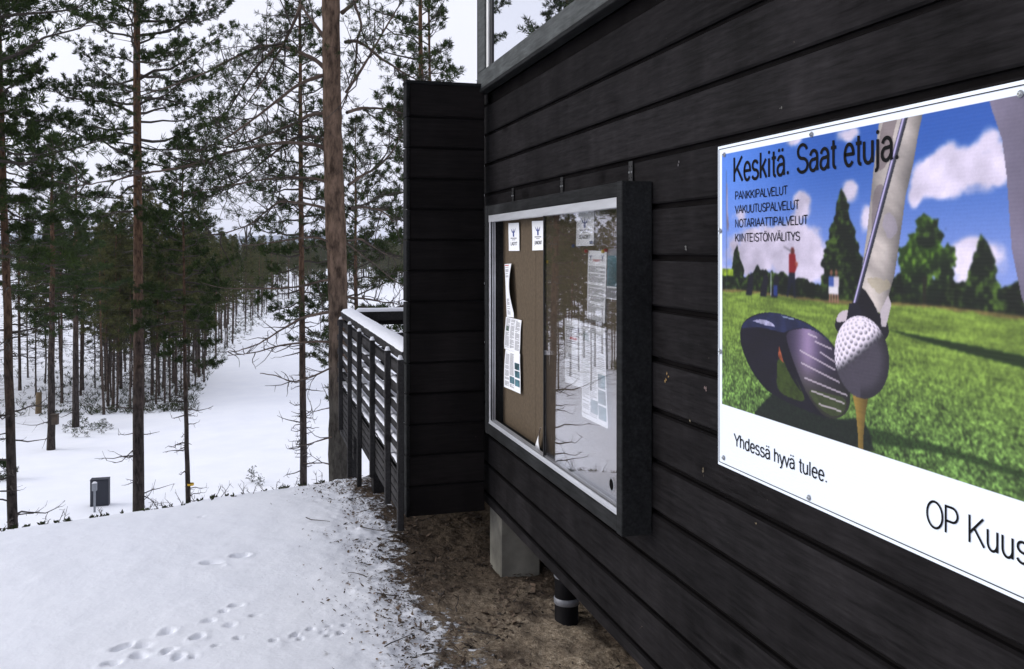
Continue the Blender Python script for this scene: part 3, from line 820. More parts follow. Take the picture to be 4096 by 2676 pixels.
def card(word):
    def d(p, fr, r):
        emblem(p, fr, .48, .34, .5, .30)
        text_mesh(p, word, lambda x, y, l: fr(x, y, .001), .2, .80, .62, -.13, 0, bold=.006)
    return d
sheet('name_card', 'small white card headed LADYT, first from the left at the top of the notice board', 'paper', [c5(340, 537), c5(422, 532), c5(422, 738), c5(340, 738)], card('LADYT'), seed=1)
sheet('name_card', 'small white card headed JUNIORIT, pinned by the edge of the sliding glass', 'paper', [c5(512, 520), c5(603, 517), c5(603, 732), c5(512, 735)], card('JUNIORIT'), seed=2)
sheet('name_card', 'small white card headed SENIORIT with blue pins, high behind the glass', 'paper', [c5(835, 450), c5(968, 445), c5(965, 700), c5(833, 703)], card('SENIORIT'), seed=3)
def d_curl(p, fr, r):
    patch(p, fr, .05, .55, .02, .035, 2, n=1); para(p, fr, .08, .5, .06, .24, .02, r); para(p, fr, .12, .5, .66, .96, .02, r)
sheet('rolled_paper', 'narrow white sheet curling off the back panel, left of the seam', 'paper', [c5(308, 835), c5(375, 830), c5(398, 1225), c5(328, 1220)], d_curl, .004, .03, seed=4)
def d_news(p, fr, r):
    for k in range(3): para(p, fr, .05 + k * .32, .31 + k * .32, .04 if k else .03, .93, .021, r)
    patch(p, fr, .08, .27, .26, .42, 5)
def d_news2(p, fr, r):
    for k in range(2): para(p, fr, .06 + k * .3, .31 + k * .3, .06, .93, .021, r)
    for (a, b) in ((.68, .26), (.68, .46), (.68, .68), (.36, .66)): patch(p, fr, a, a + .28, b, b + .17, 4)
sheet('newsletter_page', 'three column printed page with a green picture, crinkled, below the curling sheet', 'paper', [c5(318, 1220), c5(438, 1246), c6(432, 118), c6(310, 80)], d_news, .007, seed=5)
sheet('newsletter_page', 'crinkled page with four lake photos, lowest paper left of the seam', 'paper', [c6(322, 85), c6(438, 118), c6(443, 412), c6(310, 360)], d_news2, .007, seed=6, X=-.036)
def d_letter(p, fr, r):
    emblem(p, fr, .16, .09, .16, .06); emblem(p, fr, .80, .085, .16, .06)
    text_mesh(p, 'SENIORIT', lambda x, y, l: fr(x, y, .001), .29, .155, .40, -.035, 2, bold=.01)
    b = .22
    for k in range(6): para(p, fr, .07, .93, b, b + .085 + .03 * (k % 3), .0155, r); b += .115 + .03 * (k % 3)
sheet('typed_letter', 'tall white letter with a red SENIORIT heading, upper right behind the glass', 'paper', [c5(925, 735), c5(1068, 740), c5(1048, 1268), c5(912, 1232)], d_letter, .004, seed=7)
def d_map(p, fr, r):
    patch(p, fr, .02, .98, .0, .14, 1); patch(p, fr, .02, .98, .14, .75, 4, n=4); patch(p, fr, .3, .98, .40, .56, 5); patch(p, fr, .02, .98, .78, .98, 1)
sheet('colour_print', 'blue and green printed picture beside the tall letter, at the frame edge', 'paper', [c5(1069, 722), c5(1150, 719), c5(1150, 1100), c5(1050, 1085)], d_map, .003, seed=8)
def d_plain(p, fr, r): para(p, fr, .1, .9, .12, .9, .03, r, 1, .8); patch(p, fr, .3, .7, .27, .31, 2, n=1); emblem(p, fr, .8, .14, .15, .07)
sheet('notice_sheet', 'plain white notice with a faint red heading, left of the photo page behind the glass', 'paper', [c5(750, 1228), c5(877, 1252), c6(880, 372), c6(752, 325)], d_plain, .004, seed=9)
def d_photo(p, fr, r):
    for k in range(2): para(p, fr, .04 + k * .3, .32 + k * .3, .03, .95, .019, r)
    patch(p, fr, .05, .28, .1, .18, 5)
    for (a, b) in ((.68, .48), (.68, .64), (.68, .80), (.38, .77)): patch(p, fr, a, a + .28, b, b + .14, 4)
    para(p, fr, .66, .96, .06, .44, .019, r)
sheet('photo_page', 'large white page with a column of lake photos, lowest paper behind the glass', 'paper', [c5(885, 1262), c5(1052, 1306), c6(1082, 668), c6(885, 575)], d_photo, .006, seed=10, X=-.037)
t_ = sheet('fallen_paper', 'white paper fallen on end in the bottom of the notice board', 'paper', [c6(598, 655), c6(606, 660), c6(640, 905), c6(548, 842)], None, .006, .02, seed=11, X=-.05)
def pin(xd, yd, m, label):
    Y, Z = PF(xd, yd)
    a = Acc(); disc(a, (0, 0, 0), .008, .009, 10); o = a.build('push_pin', M[m], None, (-.042, Y, Z)); tag(o, label, 'pin', 'push pins on the notice board')
M['pinblue'] = simple('blue_pin', (.02, .05, .2), .4, .1); M['pinyel'] = simple('yellow_pin', (.6, .42, .02), .4, .1); M['pinred'] = simple('red_pin', (.35, .02, .03), .4, .1)
pin(*c5(829, 702), 'pinblue', 'blue pin at the lower left corner of the SENIORIT card')
pin(*c5(962, 677), 'pinblue', 'blue pin at the lower right corner of the SENIORIT card')
pin(*c5(838, 460), 'pinblue', 'blue pin at the upper left corner of the SENIORIT card')
pin(*c5(637, 818), 'pinyel', 'yellow pin alone in the bare back panel near the glass edge')
pin(*c5(1049, 742), 'pinyel', 'yellow pin at the top of the tall letter')
pin(*c5(924, 740), 'pinred', 'dark red pin at the upper left corner of the tall letter')
pin(*c5(1071, 734), 'pinred', 'dark red pin between the tall letter and the blue picture')

# ------------------------------------------------------------------ the advertising poster: a printed sheet screwed to the boards
PY0, PZ0, PW, PH = 2.471, 1.094, 1.95, .9725
poster = thing('poster', (0, PY0, PZ0), 'large white-bordered advertising poster with a golf ball, club and blue sky', 'poster')
def pframe(p, h, lift=0.0): return np.array([-.0065 - lift, -p, h])

def inside(p, h, poly):
    r = np.zeros(p.shape, bool); q = np.array(poly); n = len(q)
    for i in range(n):
        x0, y0 = q[i]; x1, y1 = q[(i + 1) % n]
        if y0 == y1: continue
        c = ((h > min(y0, y1)) & (h <= max(y0, y1)))
        r ^= c & (p < x0 + (h - y0) * (x1 - x0) / (y1 - y0))
    return r
def smoothpoly(poly, it=2):
    q = np.array(poly, float)
    for _ in range(it):
        a = q * .75 + np.roll(q, -1, 0) * .25; b = q * .25 + np.roll(q, -1, 0) * .75
        q = np.stack([a, b], 1).reshape(-1, 2)
    return q
def lin(c):
    c = np.clip(np.asarray(c, float) / 255.0, 0, 1)
    return np.where(c <= .04045, c / 12.92, ((c + .055) / 1.055) ** 2.4)

def soften(C, n):
    for _ in range(n):
        for ax in (0, 1):
            P = np.concatenate([np.take(C, [0], ax), C, np.take(C, [-1], ax)], ax); k = C.shape[ax]
            C = .25 * np.take(P, range(k), ax) + .5 * np.take(P, range(1, k + 1), ax) + .25 * np.take(P, range(2, k + 2), ax)
    return C

def paint(p, h):
    """the print itself, in the colours of the ink (8-bit values)"""
    C = np.zeros(p.shape + (3,))
    def put(mask, col):
        m = np.asarray(mask, float)[..., None]
        C[:] = C * (1 - m) + np.asarray(col, float) * m
    g = sstep(.52, .95, h)[..., None]
    left = (1 - sstep(.0, .6, p))[..., None]
    top = np.array([48, 90, 162.]) * (1 - left) + np.array([94, 136, 212.]) * left
    C[:] = np.array([140, 154, 206.]) * (1 - g) + top * g
    # clouds
    den = np.zeros(p.shape)
    for cx, cy, rx, ry, k in ((.955, .82, .105, .058, 1.2), (.90, .80, .06, .035, .8), (1.065, .83, .05, .06, 1.1), (.625, .795, .04, .035, 1), (.43, .775, .05, .04, 1.0), (.40, .945, .06, .03, .8),
                              (.62, .935, .06, .028, .8), (.33, .69, .20, .045, 1.05), (.18, .62, .2, .07, .9), (.45, .62, .15, .06, .8), (.69, .73, .035, .04, .7), (.845, .757, .025, .035, .5), (1.03, .655, .075, .04, 1.0),
                              (1.0, .6, .1, .05, .8), (.12, .76, .06, .03, .7), (1.4, .8, .16, .06, 1), (1.7, .72, .15, .06, 1), (.60, .62, .12, .05, .6)):
        den += k * np.exp(-(((p - cx) / rx) ** 2 + ((h - cy) / ry) ** 2) * 1.1)
    nz = fbm(p * 20, h * 26, 51, 6)
    cl = sstep(.34, .72, den * (.25 + 1.5 * nz))
    shade = fbm(p * 11 + 3, h * 14, 57, 4)[..., None]
    put(cl, np.array([224, 214, 232.]) * (.66 + .42 * shade))
    # the far hedge and the trees
    fine = fbm(p * 90, h * 90, 61, 3); mid = fbm(p * 30, h * 30, 62, 4)
    leafd = (np.array([14, 22, 12.]) + np.array([78, 94, 30.]) * (np.clip((fine - .5) * 2.6 + (mid - .5) * 1.6 + .12, 0, 1) * .75)[..., None])
    hz = .535 + .004 * np.sin(p * 9)
    hedge = hz + .045 + .05 * (fbm(p * 16, p * 0, 63, 4) - .4)
    put((h < hedge), leafd * .9)
    def conif(cx, b, t, w, sd, lit=1.0):
        k = np.clip((t - h) / (t - b), 0, 1)
        wid = w * (k ** .8) * (.72 + .6 * fbm(h * 55, p * 0 + (p > cx) * 7, sd, 3))
        put((np.abs(p - cx + .02 * (mid - .5)) < wid) & (h < t) & (h > b), leafd * lit)
    conif(.602, .535, .806, .098, 71); conif(1.036, .54, .688, .062, 72, 1.2); conif(.109, .535, .672, .056, 73, 1.2); conif(.22, .535, .615, .06, 74); conif(.30, .535, .60, .05, 75)
    conif(1.22, .54, .72, .07, 76); conif(1.62, .54, .66, .07, 77)
    for cx, cy, r_ in ((.885, .67, .052), (.86, .64, .045), (.915, .63, .05), (.83, .625, .035), (.885, .70, .035), (.95, .64, .025), (.87, .60, .05), (.84, .60, .035)):
        rr = np.hypot((p - cx) * 1.02, h - cy) / r_
        put(rr + 1.0 * (mid - .5) + .5 * (fine - .5) < 1, leafd * 1.35 + np.array([20, 30, 0]) * sstep(.0, .06, (h - cy) - (p - cx) * .6 + .02)[..., None])
    put((np.abs(p - .878) < .006) & (h < .60) & (h > .54), (35, 32, 22))
    put((p < .09) & (h < .59) & (h > .53), leafd * 1.2); put((p < .09) & (h < .60) & (h > .578), np.array([130, 150, 45.]) * (.5 + fine[..., None]))
    # grass
    gl = h < hz
    far = sstep(.18, .535, h)
    gn = fbm(p * 210, h * 230, 64, 2); st = fbm(p * 14, h * 120, 65, 4); gb = fbm(p * 70, h * 90, 69, 3)
    base = (np.array([90, 115, 60.]) * (1 - far)[..., None] + np.array([118, 138, 60.]) * far[..., None])
    vv = (1 - far) * np.clip(1.0 + 1.9 * (gn - .5) + .5 * (gb - .5) + .5 * (mid - .5), .2, 1.9) + far * (.98 + .7 * (st - .5) + .5 * (gn - .5))
    put(gl, base * vv[..., None])
    put(.7 * ((h < hz + .002) & (h > hz - .004 - .010 * (mid - .3))), np.array([112, 86, 60.]) * (.6 + .7 * fine[..., None]))
    put(gl & (h > .49), base * .86 * vv[..., None] * np.array([.96, 1.0, .7])) if False else None
    # figures in the distance
    grain = fbm(p * 420, h * 420, 99, 1)
    def ell(cx, cy, rx, ry): return ((p - cx) / rx) ** 2 + ((h - cy) / ry) ** 2 < 1
    put(ell(.393, .652, .009, .011), (92, 40, 34)); put(inside(p, h, [(.378, .645), (.405, .645), (.412, .61), (.402, .594), (.378, .594)]), (128, 30, 34)); put(inside(p, h, [(.378, .596), (.404, .596), (.409, .53), (.398, .53), (.393, .57), (.372, .53), (.364, .535)]), (22, 26, 42))
    put(inside(p, h, [(.404, .628), (.418, .622), (.416, .612), (.404, .616)]), (150, 80, 66)); put(inside(p, h, [(.388, .655), (.352, .667), (.352, .664), (.388, .650)]), (110, 105, 110))
    for cx, top_ in ((.558, (70, 90, 150)), (.578, (190, 180, 190))):
        put(ell(cx, .60, .006, .008), (120, 82, 66)); put((np.abs(p - cx) < .011) & (h < .592) & (h > .565), top_); put((np.abs(p - cx) < .010) & (h < .566) & (h > .546), (205, 200, 205)); put((np.abs(np.abs(p - cx) - .005) < .003) & (h < .547) & (h > .527), (150, 110, 95))
    for cx in (.18, .255, .31): put(inside(p, h, [(cx - .02, .525), (cx + .012, .525), (cx + .022, .578), (cx + .008, .592), (cx - .002, .578)]), (26, 24, 36))
    put(inside(p, h, [(.303, .53), (.322, .53), (.322, .56), (.303, .56)]), (44, 60, 112)); put((np.abs(p - .29) < .0022) & (h < .595) & (h > .53), (175, 180, 185))
    put((np.abs(p - .0505) < .0018) & (h < .895) & (h > .53), (78, 84, 100)); put(inside(p, h, smoothpoly([(.05, .865), (.058, .85), (.056, .78), (.064, .74), (.062, .71), (.052, .715)])), np.array([150, 140, 158.]) * (.6 + .7 * mid[..., None]))
    # shadows lying on the grass
    put(inside(p, h, [(.746, .478), (1.127, .460), (1.6, .43), (1.6, .405), (1.127, .437), (.9, .458)]), (34, 50, 22))
    put(.85 * inside(p, h, smoothpoly([(.655, .245), (.80, .243), (.9, .252), (1.3, .235), (1.3, .225), (.95, .236), (.82, .222), (.70, .205)])), (40, 58, 26))
    put(inside(p, h, smoothpoly([(.196, .186), (.235, .215), (.275, .245), (.36, .30), (.50, .255), (.58, .24), (.63, .252), (.668, .262), (.70, .24), (.72, .186), (.60, .15), (.3, .15)], 1)), np.array([22, 26, 24.]) + np.array([14, 20, 8.]) * gn[..., None])
    C[:] = soften(C, 2)
    gw = (gl * (1 - far))[..., None]
    C *= 1 + gw * .75 * (fbm(p * 190, h * 230, 101, 2) - .5)[..., None]
    # trouser leg, shoe, shaft
    leg = [(.738, .97), (.880, .97), (.858, .90), (.845, .845), (.821, .775), (.80, .668), (.785, .60), (.765, .55), (.742, .512), (.70, .515), (.676, .54), (.674, .61), (.693, .70), (.713, .83), (.725, .90)]
    f1 = fbm(p * 13 + h * 4, h * 7, 81, 4)
    lc = np.array([172, 163, 157.])[None, None] * np.ones(p.shape + (1,))
    cxl = .70 + (h - .54) * .27; s = (p - cxl) / .085
    lc = lc * (1.12 - .30 * np.clip(s, -1, 1) ** 2 - .25 * sstep(.2, 1, s))[..., None]
    fold = fbm((p * 9 + h * 14), (h * 4 - p * 5), 82, 4)
    lc = lc * (.80 + .62 * (fold - .38))[..., None]
    pw, hw_ = p + .02 * (f1 - .5), h + .03 * (mid - .5)
    for pg, cc in (([(.745, .97), (.800, .97), (.782, .90), (.765, .845), (.735, .835), (.728, .87)], (98, 84, 88)), ([(.715, .795), (.752, .815), (.745, .76), (.725, .70), (.700, .69)], (104, 92, 96)), ([(.75, .74), (.80, .72), (.79, .68), (.74, .69)], (150, 142, 158)), ([(.69, .60), (.775, .585), (.765, .56), (.70, .57)], (160, 150, 124))):
        k_ = .55 * inside(pw, hw_, smoothpoly(pg, 2))[..., None]; lc = lc * (1 - k_) + np.array(cc, float) * k_
    put(inside(p, h, leg), lc)
    put(inside(p, h, smoothpoly([(.572, .458), (.574, .487), (.597, .508), (.64, .515), (.675, .52), (.72, .52), (.765, .495), (.768, .455), (.70, .44), (.62, .445)], 2)), (34, 30, 38))
    put(inside(p, h, smoothpoly([(.577, .478), (.58, .494), (.600, .510), (.640, .512), (.645, .493), (.61, .483)], 2)), (188, 176, 182))
    put(inside(p, h, smoothpoly([(.655, .565), (.675, .572), (.72, .53), (.745, .485), (.70, .47), (.66, .49), (.64, .52)], 1)), (26, 22, 30))
    put(inside(p, h, [(.737, .515), (.765, .555), (.775, .535), (.757, .482), (.742, .482)]), (178, 168, 172))
    leg2 = [(1.045, .97), (1.06, .925), (1.083, .869), (1.094, .80), (1.106, .66), (1.128, .57), (1.16, .50), (1.27, .50), (1.30, .70), (1.34, .97)]
    q2 = np.clip((p - 1.06) / .25, 0, 1)
    put(inside(p, h, leg2), np.array([118, 110, 126.])[None, None] * (1.08 - .3 * q2 + .35 * (fbm(p * 10, h * 9, 83) - .5))[..., None])
    sx = .6415 + (h - .510) * (.8215 - .6415) / (.955 - .510); hw = .0092 + .002 * (h - .5); s = (p - sx) / hw
    put((np.abs(s) < 1) & (h > .505) & (h < .97), np.array([66, 64, 82.])[None, None] * (1.0 + .0 * s)[..., None] + (np.array([120, 112, 130.]) * (sstep(-.95, -.5, s) * (1 - sstep(-.35, .1, s)))[..., None]) - (np.array([30, 28, 40.]) * sstep(.2, .9, s)[..., None]))
    put(inside(p, h, [(.612, .470), (.628, .528), (.657, .532), (.672, .515), (.665, .47)]), (30, 28, 40))
    # driver head
    head = smoothpoly([(.128, .405), (.133, .43), (.155, .452), (.20, .470), (.255, .482), (.32, .485), (.40, .478), (.46, .468), (.51, .452), (.555, .430), (.60, .395), (.63, .34), (.62, .27), (.56, .235), (.48, .24), (.40, .245), (.33, .255), (.285, .262), (.25, .275), (.205, .30), (.165, .335), (.135, .375)])
    mh = inside(p, h, head)
    put(mh, np.array([26, 22, 34.])[None, None] * (1 + .5 * (mid - .5))[..., None])
    crown = inside(p, h, smoothpoly([(.130, .425), (.155, .452), (.255, .482), (.33, .486), (.46, .468), (.56, .430), (.57, .42), (.50, .452), (.43, .455), (.37, .44), (.35, .432), (.29, .437), (.22, .438), (.17, .432)], 2))
    put(mh & crown, np.array([42, 46, 74.])[None, None] * (.75 + .5 * fbm(p * 40, h * 25, 85))[..., None])
    put(mh & inside(p, h, smoothpoly([(.19, .452), (.225, .460), (.262, .462), (.30, .455), (.315, .444), (.29, .447), (.25, .447), (.215, .452)])), np.array([176, 172, 200.])[None, None] * (.55 + .7 * fbm(p * 60, h * 60, 86))[..., None])
    put(mh & inside(p, h, [(.34, .479), (.40, .4745), (.40, .471), (.35, .474)]), (130, 140, 160))
    put(inside(p, h, smoothpoly([(.322, .365), (.32, .32), (.318, .285), (.34, .268), (.39, .262), (.45, .262), (.44, .285), (.40, .325), (.365, .352)], 1)), np.array([58, 70, 28.])[None, None] * (.75 + .5 * gb)[..., None])
    put(inside(p, h, [(.330, .397), (.336, .385), (.348, .362), (.352, .352), (.338, .358), (.326, .366)]), np.array([142, 78, 52.])[None, None] * (.6 + .8 * fine)[..., None])
    put(inside(p, h, smoothpoly([(.345, .40), (.368, .425), (.372, .37), (.40, .325), (.44, .28), (.41, .30), (.375, .33), (.355, .352)], 1)), (24, 20, 32))
    face = smoothpoly([(.361, .425), (.375, .440), (.41, .448), (.452, .454), (.50, .449), (.54, .434), (.575, .41), (.61, .375), (.632, .33), (.632, .285), (.612, .256), (.56, .236), (.51, .246), (.455, .285), (.412, .34), (.382, .385)])
    mf = inside(p, h, face)
    fc = np.array([74, 64, 84.]) * (1.15 - .75 * np.abs((p - .46) / .16) ** 1.3)[..., None] + np.array([60, 52, 58.]) * np.exp(-((p - .46 - .05 * (h - .4)) / .045) ** 2)[..., None]
    dk = sstep(.25, .40, h + .12 * (p - .5))[..., None]
    put(mf, np.clip(fc, 22, 255) * dk + np.array([52, 50, 42.]) * (1 - dk))
    put(.8 * (mf & inside(p, h, smoothpoly([(.452, .30), (.50, .26), (.56, .243), (.61, .26), (.62, .30), (.55, .30)], 2))), np.array([70, 80, 44.]) * (.75 + .4 * gb[..., None]))
    for (a, b, c, d) in ((.46, .4405, .50, .434), (.49, .4235, .56, .411), (.512, .399, .572, .381), (.425, .394, .575, .361), (.432, .362, .592, .333), (.446, .325, .621, .306), (.475, .296, .61, .285), (.507, .267, .597, .264)):
        t = np.clip((p - a) / (c - a), 0, 1); put(.85 * (mf & (np.abs(h - (b + (d - b) * t)) < .0021) & (p > a) & (p < c)), (190, 178, 186))
    # tee and ball
    put(inside(p, h, [(.640, .312), (.697, .312), (.687, .275), (.680, .22), (.678, .18), (.662, .18), (.660, .22), (.652, .275)]), np.array([134, 110, 54.])[None, None] * (1.15 - .5 * np.clip((p - .648) / .05, 0, 1) + .2 * (st - .5))[..., None])
    bx, by, br = .6695, .404, .0985
    dx, dy = (p - bx) / br, (h - by) / (br * .985)
    rr = dx * dx + dy * dy; mb = rr < 1
    nzv = np.sqrt(np.clip(1 - rr, 0, 1))
    # dimples in staggered rows round the sphere
    lat = np.arcsin(np.clip(dy * .82 + nzv * .57, -1, 1)); lon = np.arctan2(dx, nzv * .82 - dy * .57 + 1e-6)
    row = np.floor(lat / .165); cl_ = np.maximum(np.cos((row + .5) * .165), .25)
    lo2 = lon * cl_ / .185 + .5 * (row % 2); fxv = lo2 - np.floor(lo2) - .5; fyv = lat / .165 - row - .5
    dd = np.sqrt(fxv ** 2 + fyv ** 2)
    term = dy * .80 - dx * .52 + nzv * .05                     # lit from the upper left, the rest in its own shade
    lit = sstep(-.08, .36, term + .18 * (1 - nzv) * 0)
    dim = (1 - sstep(.30, .46, dd)); edge = sstep(-.15, .5, term)
    dimshade = 1 - .5 * dim * (sstep(-.25, .35, -(fyv * .8 - fxv * .5)) * .9 + .15) * (1 - .55 * sstep(.45, .85, term))
    white = np.array([226, 216, 228.]) * (lit * dimshade)[..., None]; shadow = np.array([76, 70, 78.])[None, None] * (1 - .25 * dim * edge + .10 * (gn - .5))[..., None]
    put(mb, np.maximum(white, shadow * (1 - .35 * sstep(.6, 1, np.sqrt(rr)) * (dx > 0))[..., None]))
    C *= (.975 + .05 * grain)[..., None]
    C[:] = .5 * C + .5 * soften(C, 1)
    # white border and foot of the sheet
    bd = (p < .025) | (h > .947) | (h < .1885) | (p > PW - .025)
    put(bd, (214, 219, 236))
    return C

def build_poster():
    pa = np.unique(np.concatenate([np.arange(0, 1.18, .0021), np.arange(1.18, PW + .001, .011), [PW]]))
    ha = np.arange(0, PH + .0001, .0021)
    Pg, Hg = np.meshgrid(pa, ha, indexing='ij')
    C = lin(paint(Pg, Hg)); bd = (Pg < .025) | (Hg > .947) | (Hg < .1885) | (Pg > PW - .025)
    C = np.where(bd[..., None], C * np.array([1.12, 1.20, 1.40]), 1.02 * np.clip(C, 0, 1) ** np.array([1.16, 1.14, 1.10])); C = np.where(C > .7, .7 + .22 * (1 - np.exp(-(C - .7) / .22)), C)
    wav = .0012 * (fbm(Pg * 2.2, Hg * 2.2, 91) - .5)
    V = np.stack([-.0065 - wav, -Pg, Hg], -1).reshape(-1, 3)
    n, m = Pg.shape; i = np.arange(n - 1)[:, None] * m; j = np.arange(m - 1)[None]
    a = Acc(); a.add(V, np.stack([i + j, i + j + 1, i + m + j + 1, i + m + j], -1).reshape(-1, 4), 0, True)
    N = Nd('printed_plastic_sheet')
    ca = N.n('VertexColor'); ca.layer_name = 'ink'
    ribs = N.n('TexWave'); ribs.wave_type = 'BANDS'; ribs.bands_direction = 'Z'; ribs.inputs['Scale'].default_value = 38
    N.l(N.n('TexCoord').outputs['Object'], ribs.inputs['Vector'])
    N.l(ca.outputs[0], N.p.inputs['Base Color']); N.p.inputs['Roughness'].default_value = .5; N.p.inputs['Specular IOR Level'].default_value = .3
    N.bump(ribs.outputs['Fac'], .12, .001)
    o = a.build('printed_sheet', N.m, poster)
    at_ = o.data.color_attributes.new('ink', 'FLOAT_COLOR', 'POINT')
    at_.data.foreach_set('color', np.concatenate([C.reshape(-1, 3), np.ones((C.shape[0] * C.shape[1], 1))], 1).astype(np.float32).ravel())
    b = Acc(); b.box(-.0055, -.0015, -PW, 0, 0, PH); b.build('backing_board', M['white'], poster)
    t = Acc(); stroke_text(t, 'Keskitä. Saat etuja.', pframe, .093, .858, .704, .0715, 0.0088); t.build('lettering', M['ink'], poster)
    t = Acc(); stroke_text(t, 'PANKKIPALVELUT', pframe, .103, .805, .265, .0225, 0.0029); t.build('lettering', M['ink'], poster)
    t = Acc(); stroke_text(t, 'VAKUUTUSPALVELUT', pframe, .103, .764, .318, .0225, 0.0029); t.build('lettering', M['ink'], poster)
    t = Acc(); stroke_text(t, 'NOTARIAATTIPALVELUT', pframe, .103, .723, .356, .0225, 0.0029); t.build('lettering', M['ink'], poster)
    t = Acc(); stroke_text(t, 'KIINTEISTÖNVÄLITYS', pframe, .103, .681, .322, .0225, 0.0029); t.build('lettering', M['ink'], poster)
    t = Acc(); stroke_text(t, 'Yhdessä hyvä tulee.', pframe, .097, .077, .444, .036, 0.0042); t.build('lettering', M['ink'], poster)
    t = Acc(); stroke_text(t, 'OP Kuus', pframe, .884, .073, .257, .055, 0.005); t.build('lettering', M['ink'], poster)
    l = Acc(); i_ = .0095; w = .0011
    def strip(p0, h0, p1, h1, ww):
        d = np.array([p1 - p0, h1 - h0]); d /= np.hypot(*d); nx, ny = -d[1] * ww, d[0] * ww
        l.add([pframe(p0 + nx, h0 + ny, .0016), pframe(p0 - nx, h0 - ny, .0016), pframe(p1 - nx, h1 - ny, .0016), pframe(p1 + nx, h1 + ny, .0016)], [(0, 1, 2, 3)])
    strip(i_, PH - i_, PW - i_, PH - i_, w); strip(i_, i_, PW - i_, i_, w)
    ys = [i_, .335, .338, .346, .354, .357, .703, .706, .714, .722, .725, PH - i_]
    xs = [i_, i_, i_ + .002, i_ + .003, i_ + .002, i_, i_, i_ + .002, i_ + .003, i_ + .002, i_, i_]
    for k in range(len(ys) - 1): strip(xs[k] - .002, ys[k], xs[k + 1] - .002, ys[k + 1], .0013)
    l.build('border_line', M['ink'], poster)
    for (x, y) in ((.040, .944), (.479, .951), (.017, .714), (.017, .346), (.036, .027), (.468, .020), (1.127, .947), (1.3, .02), (1.9, .95), (1.9, .02)):
        s = Acc(); q = pframe(x, y, .002); disc(s, q, .0075, .0015, 16); s.build('washer', M['galv'], poster)
        s = Acc(); q = pframe(x, y, .0036); disc(s, q, .0045, .003, 12); disc(s, q - np.array([.003, 0, 0]), .0018, .0002, 6, 1); s.build('screw', [M['screw'], M['ink']], poster)
build_poster()

# ------------------------------------------------------------------ pines
def needles(P, D, m, L, w, r, spread=(18, 75), back=.6):
    """m thin blades round each shoot: P base points, D shoot directions"""
    n = len(P)
    if n == 0: return np.zeros((0, 3)), np.zeros((0, 3), int)
    D = D / (np.linalg.norm(D, axis=1)[:, None] + 1e-9)
    ref = np.where(np.abs(D[:, 2:3]) < .9, np.array([[0, 0, 1.0]]), np.array([[1.0, 0, 0]]))
    A = np.cross(D, ref); A /= np.linalg.norm(A, axis=1)[:, None] + 1e-9
    B = np.cross(D, A)
    ph = r.uniform(0, 2 * pi, (n, m)); th = np.radians(r.uniform(spread[0], spread[1], (n, m)))
    rad = A[:, None] * np.cos(ph)[..., None] + B[:, None] * np.sin(ph)[..., None]
    dr = D[:, None] * np.cos(th)[..., None] + rad * np.sin(th)[..., None]
    ln = L * r.uniform(.65, 1.15, (n, m)) * r.uniform(.8, 1.2, (n, 1))
    base = P[:, None] - D[:, None] * (L * back * r.uniform(0, 1, (n, m)))[..., None]
    tip = base + dr * ln[..., None]
    side = np.cross(dr, r.normal(size=(n, m, 3))); side /= np.linalg.norm(side, axis=-1)[..., None] + 1e-9
    mid = base + dr * (ln * .55)[..., None]
    V = np.stack([base, mid + side * w / 2, tip, mid - side * w / 2], 2).reshape(-1, 3)
    k = np.arange(n * m) * 4
    return V, np.stack([k, k + 1, k + 2, k + 3], -1)

def unit(v): return v / (np.linalg.norm(v) + 1e-9)

def branch_path(p0, az, el, L, droop, up, r, n=7, wob=.05):
    s = np.linspace(0, 1, n)
    hx = np.cumsum(np.r_[0, r.normal(0, wob, n - 1)]) * L
    a = np.array([sin(az), cos(az), 0]); b = np.array([cos(az), -sin(az), 0])
    z = L * (math.tan(el) * s - droop * s ** 1.5 + up * s ** 3) + np.cumsum(np.r_[0, r.normal(0, wob * .6, n - 1)]) * L
    return p0 + a * (L * s)[:, None] + b * hx[:, None] + np.array([0, 0, 1.0]) * z[:, None]

def sprays(crown, path, L, r, dens, first, shoots, tw=.34, bmat=1, thin=.006):
    """side twigs along a branch; returns shoot bases and directions"""
    P, D = [], []
    n = max(3, int(L * dens))
    idx = np.linspace(0, 1, len(path))
    for k in range(n):
        s = first + (1 - first) * ((k + r.uniform(0, 1)) / n)
        p = np.array([np.interp(s, idx, path[:, c]) for c in range(3)])
        t = unit(np.array([np.interp(min(1, s + .06), idx, path[:, c]) - np.interp(max(0, s - .06), idx, path[:, c]) for c in range(3)]))
        sd = unit(np.cross(t, [0, 0, 1.0])) * (1 if k % 2 else -1)
        ang = r.uniform(.5, 1.15)
        d = unit(t * cos(ang) + sd * sin(ang) + np.array([0, 0, r.uniform(-.12, .40)]))
        l = (L * tw * (1.15 - s) + .16) * r.uniform(.55, 1.15)
        q = np.array([p, p + d * l * .55 + [0, 0, -.03 * l], p + d * l + [0, 0, r.uniform(-.02, .16) * l]])
        crown.tube(q, [thin * (1 + l), thin * .8, thin * .4], 3, bmat, False)
        e = unit(q[2] - q[1])
        for j in range(shoots):
            f = 1 - .80 * (j / max(1, shoots - 1)) * r.uniform(.7, 1.1) if shoots > 1 else 1
            o = q[0] + (q[2] - q[0]) * max(.1, f)
            dd = unit(e + r.normal(0, .45, 3) + np.array([0, 0, .25]))
            if j:
                o2 = o + dd * r.uniform(.06, .2) * (.6 + l * .5)
                crown.tube([o, o2], [thin * .5, thin * .3], 3, bmat, False); o = o2
            P.append(o); D.append(dd)
    P.append(path[-1]); D.append(unit(path[-1] - path[-2]))
    return P, D

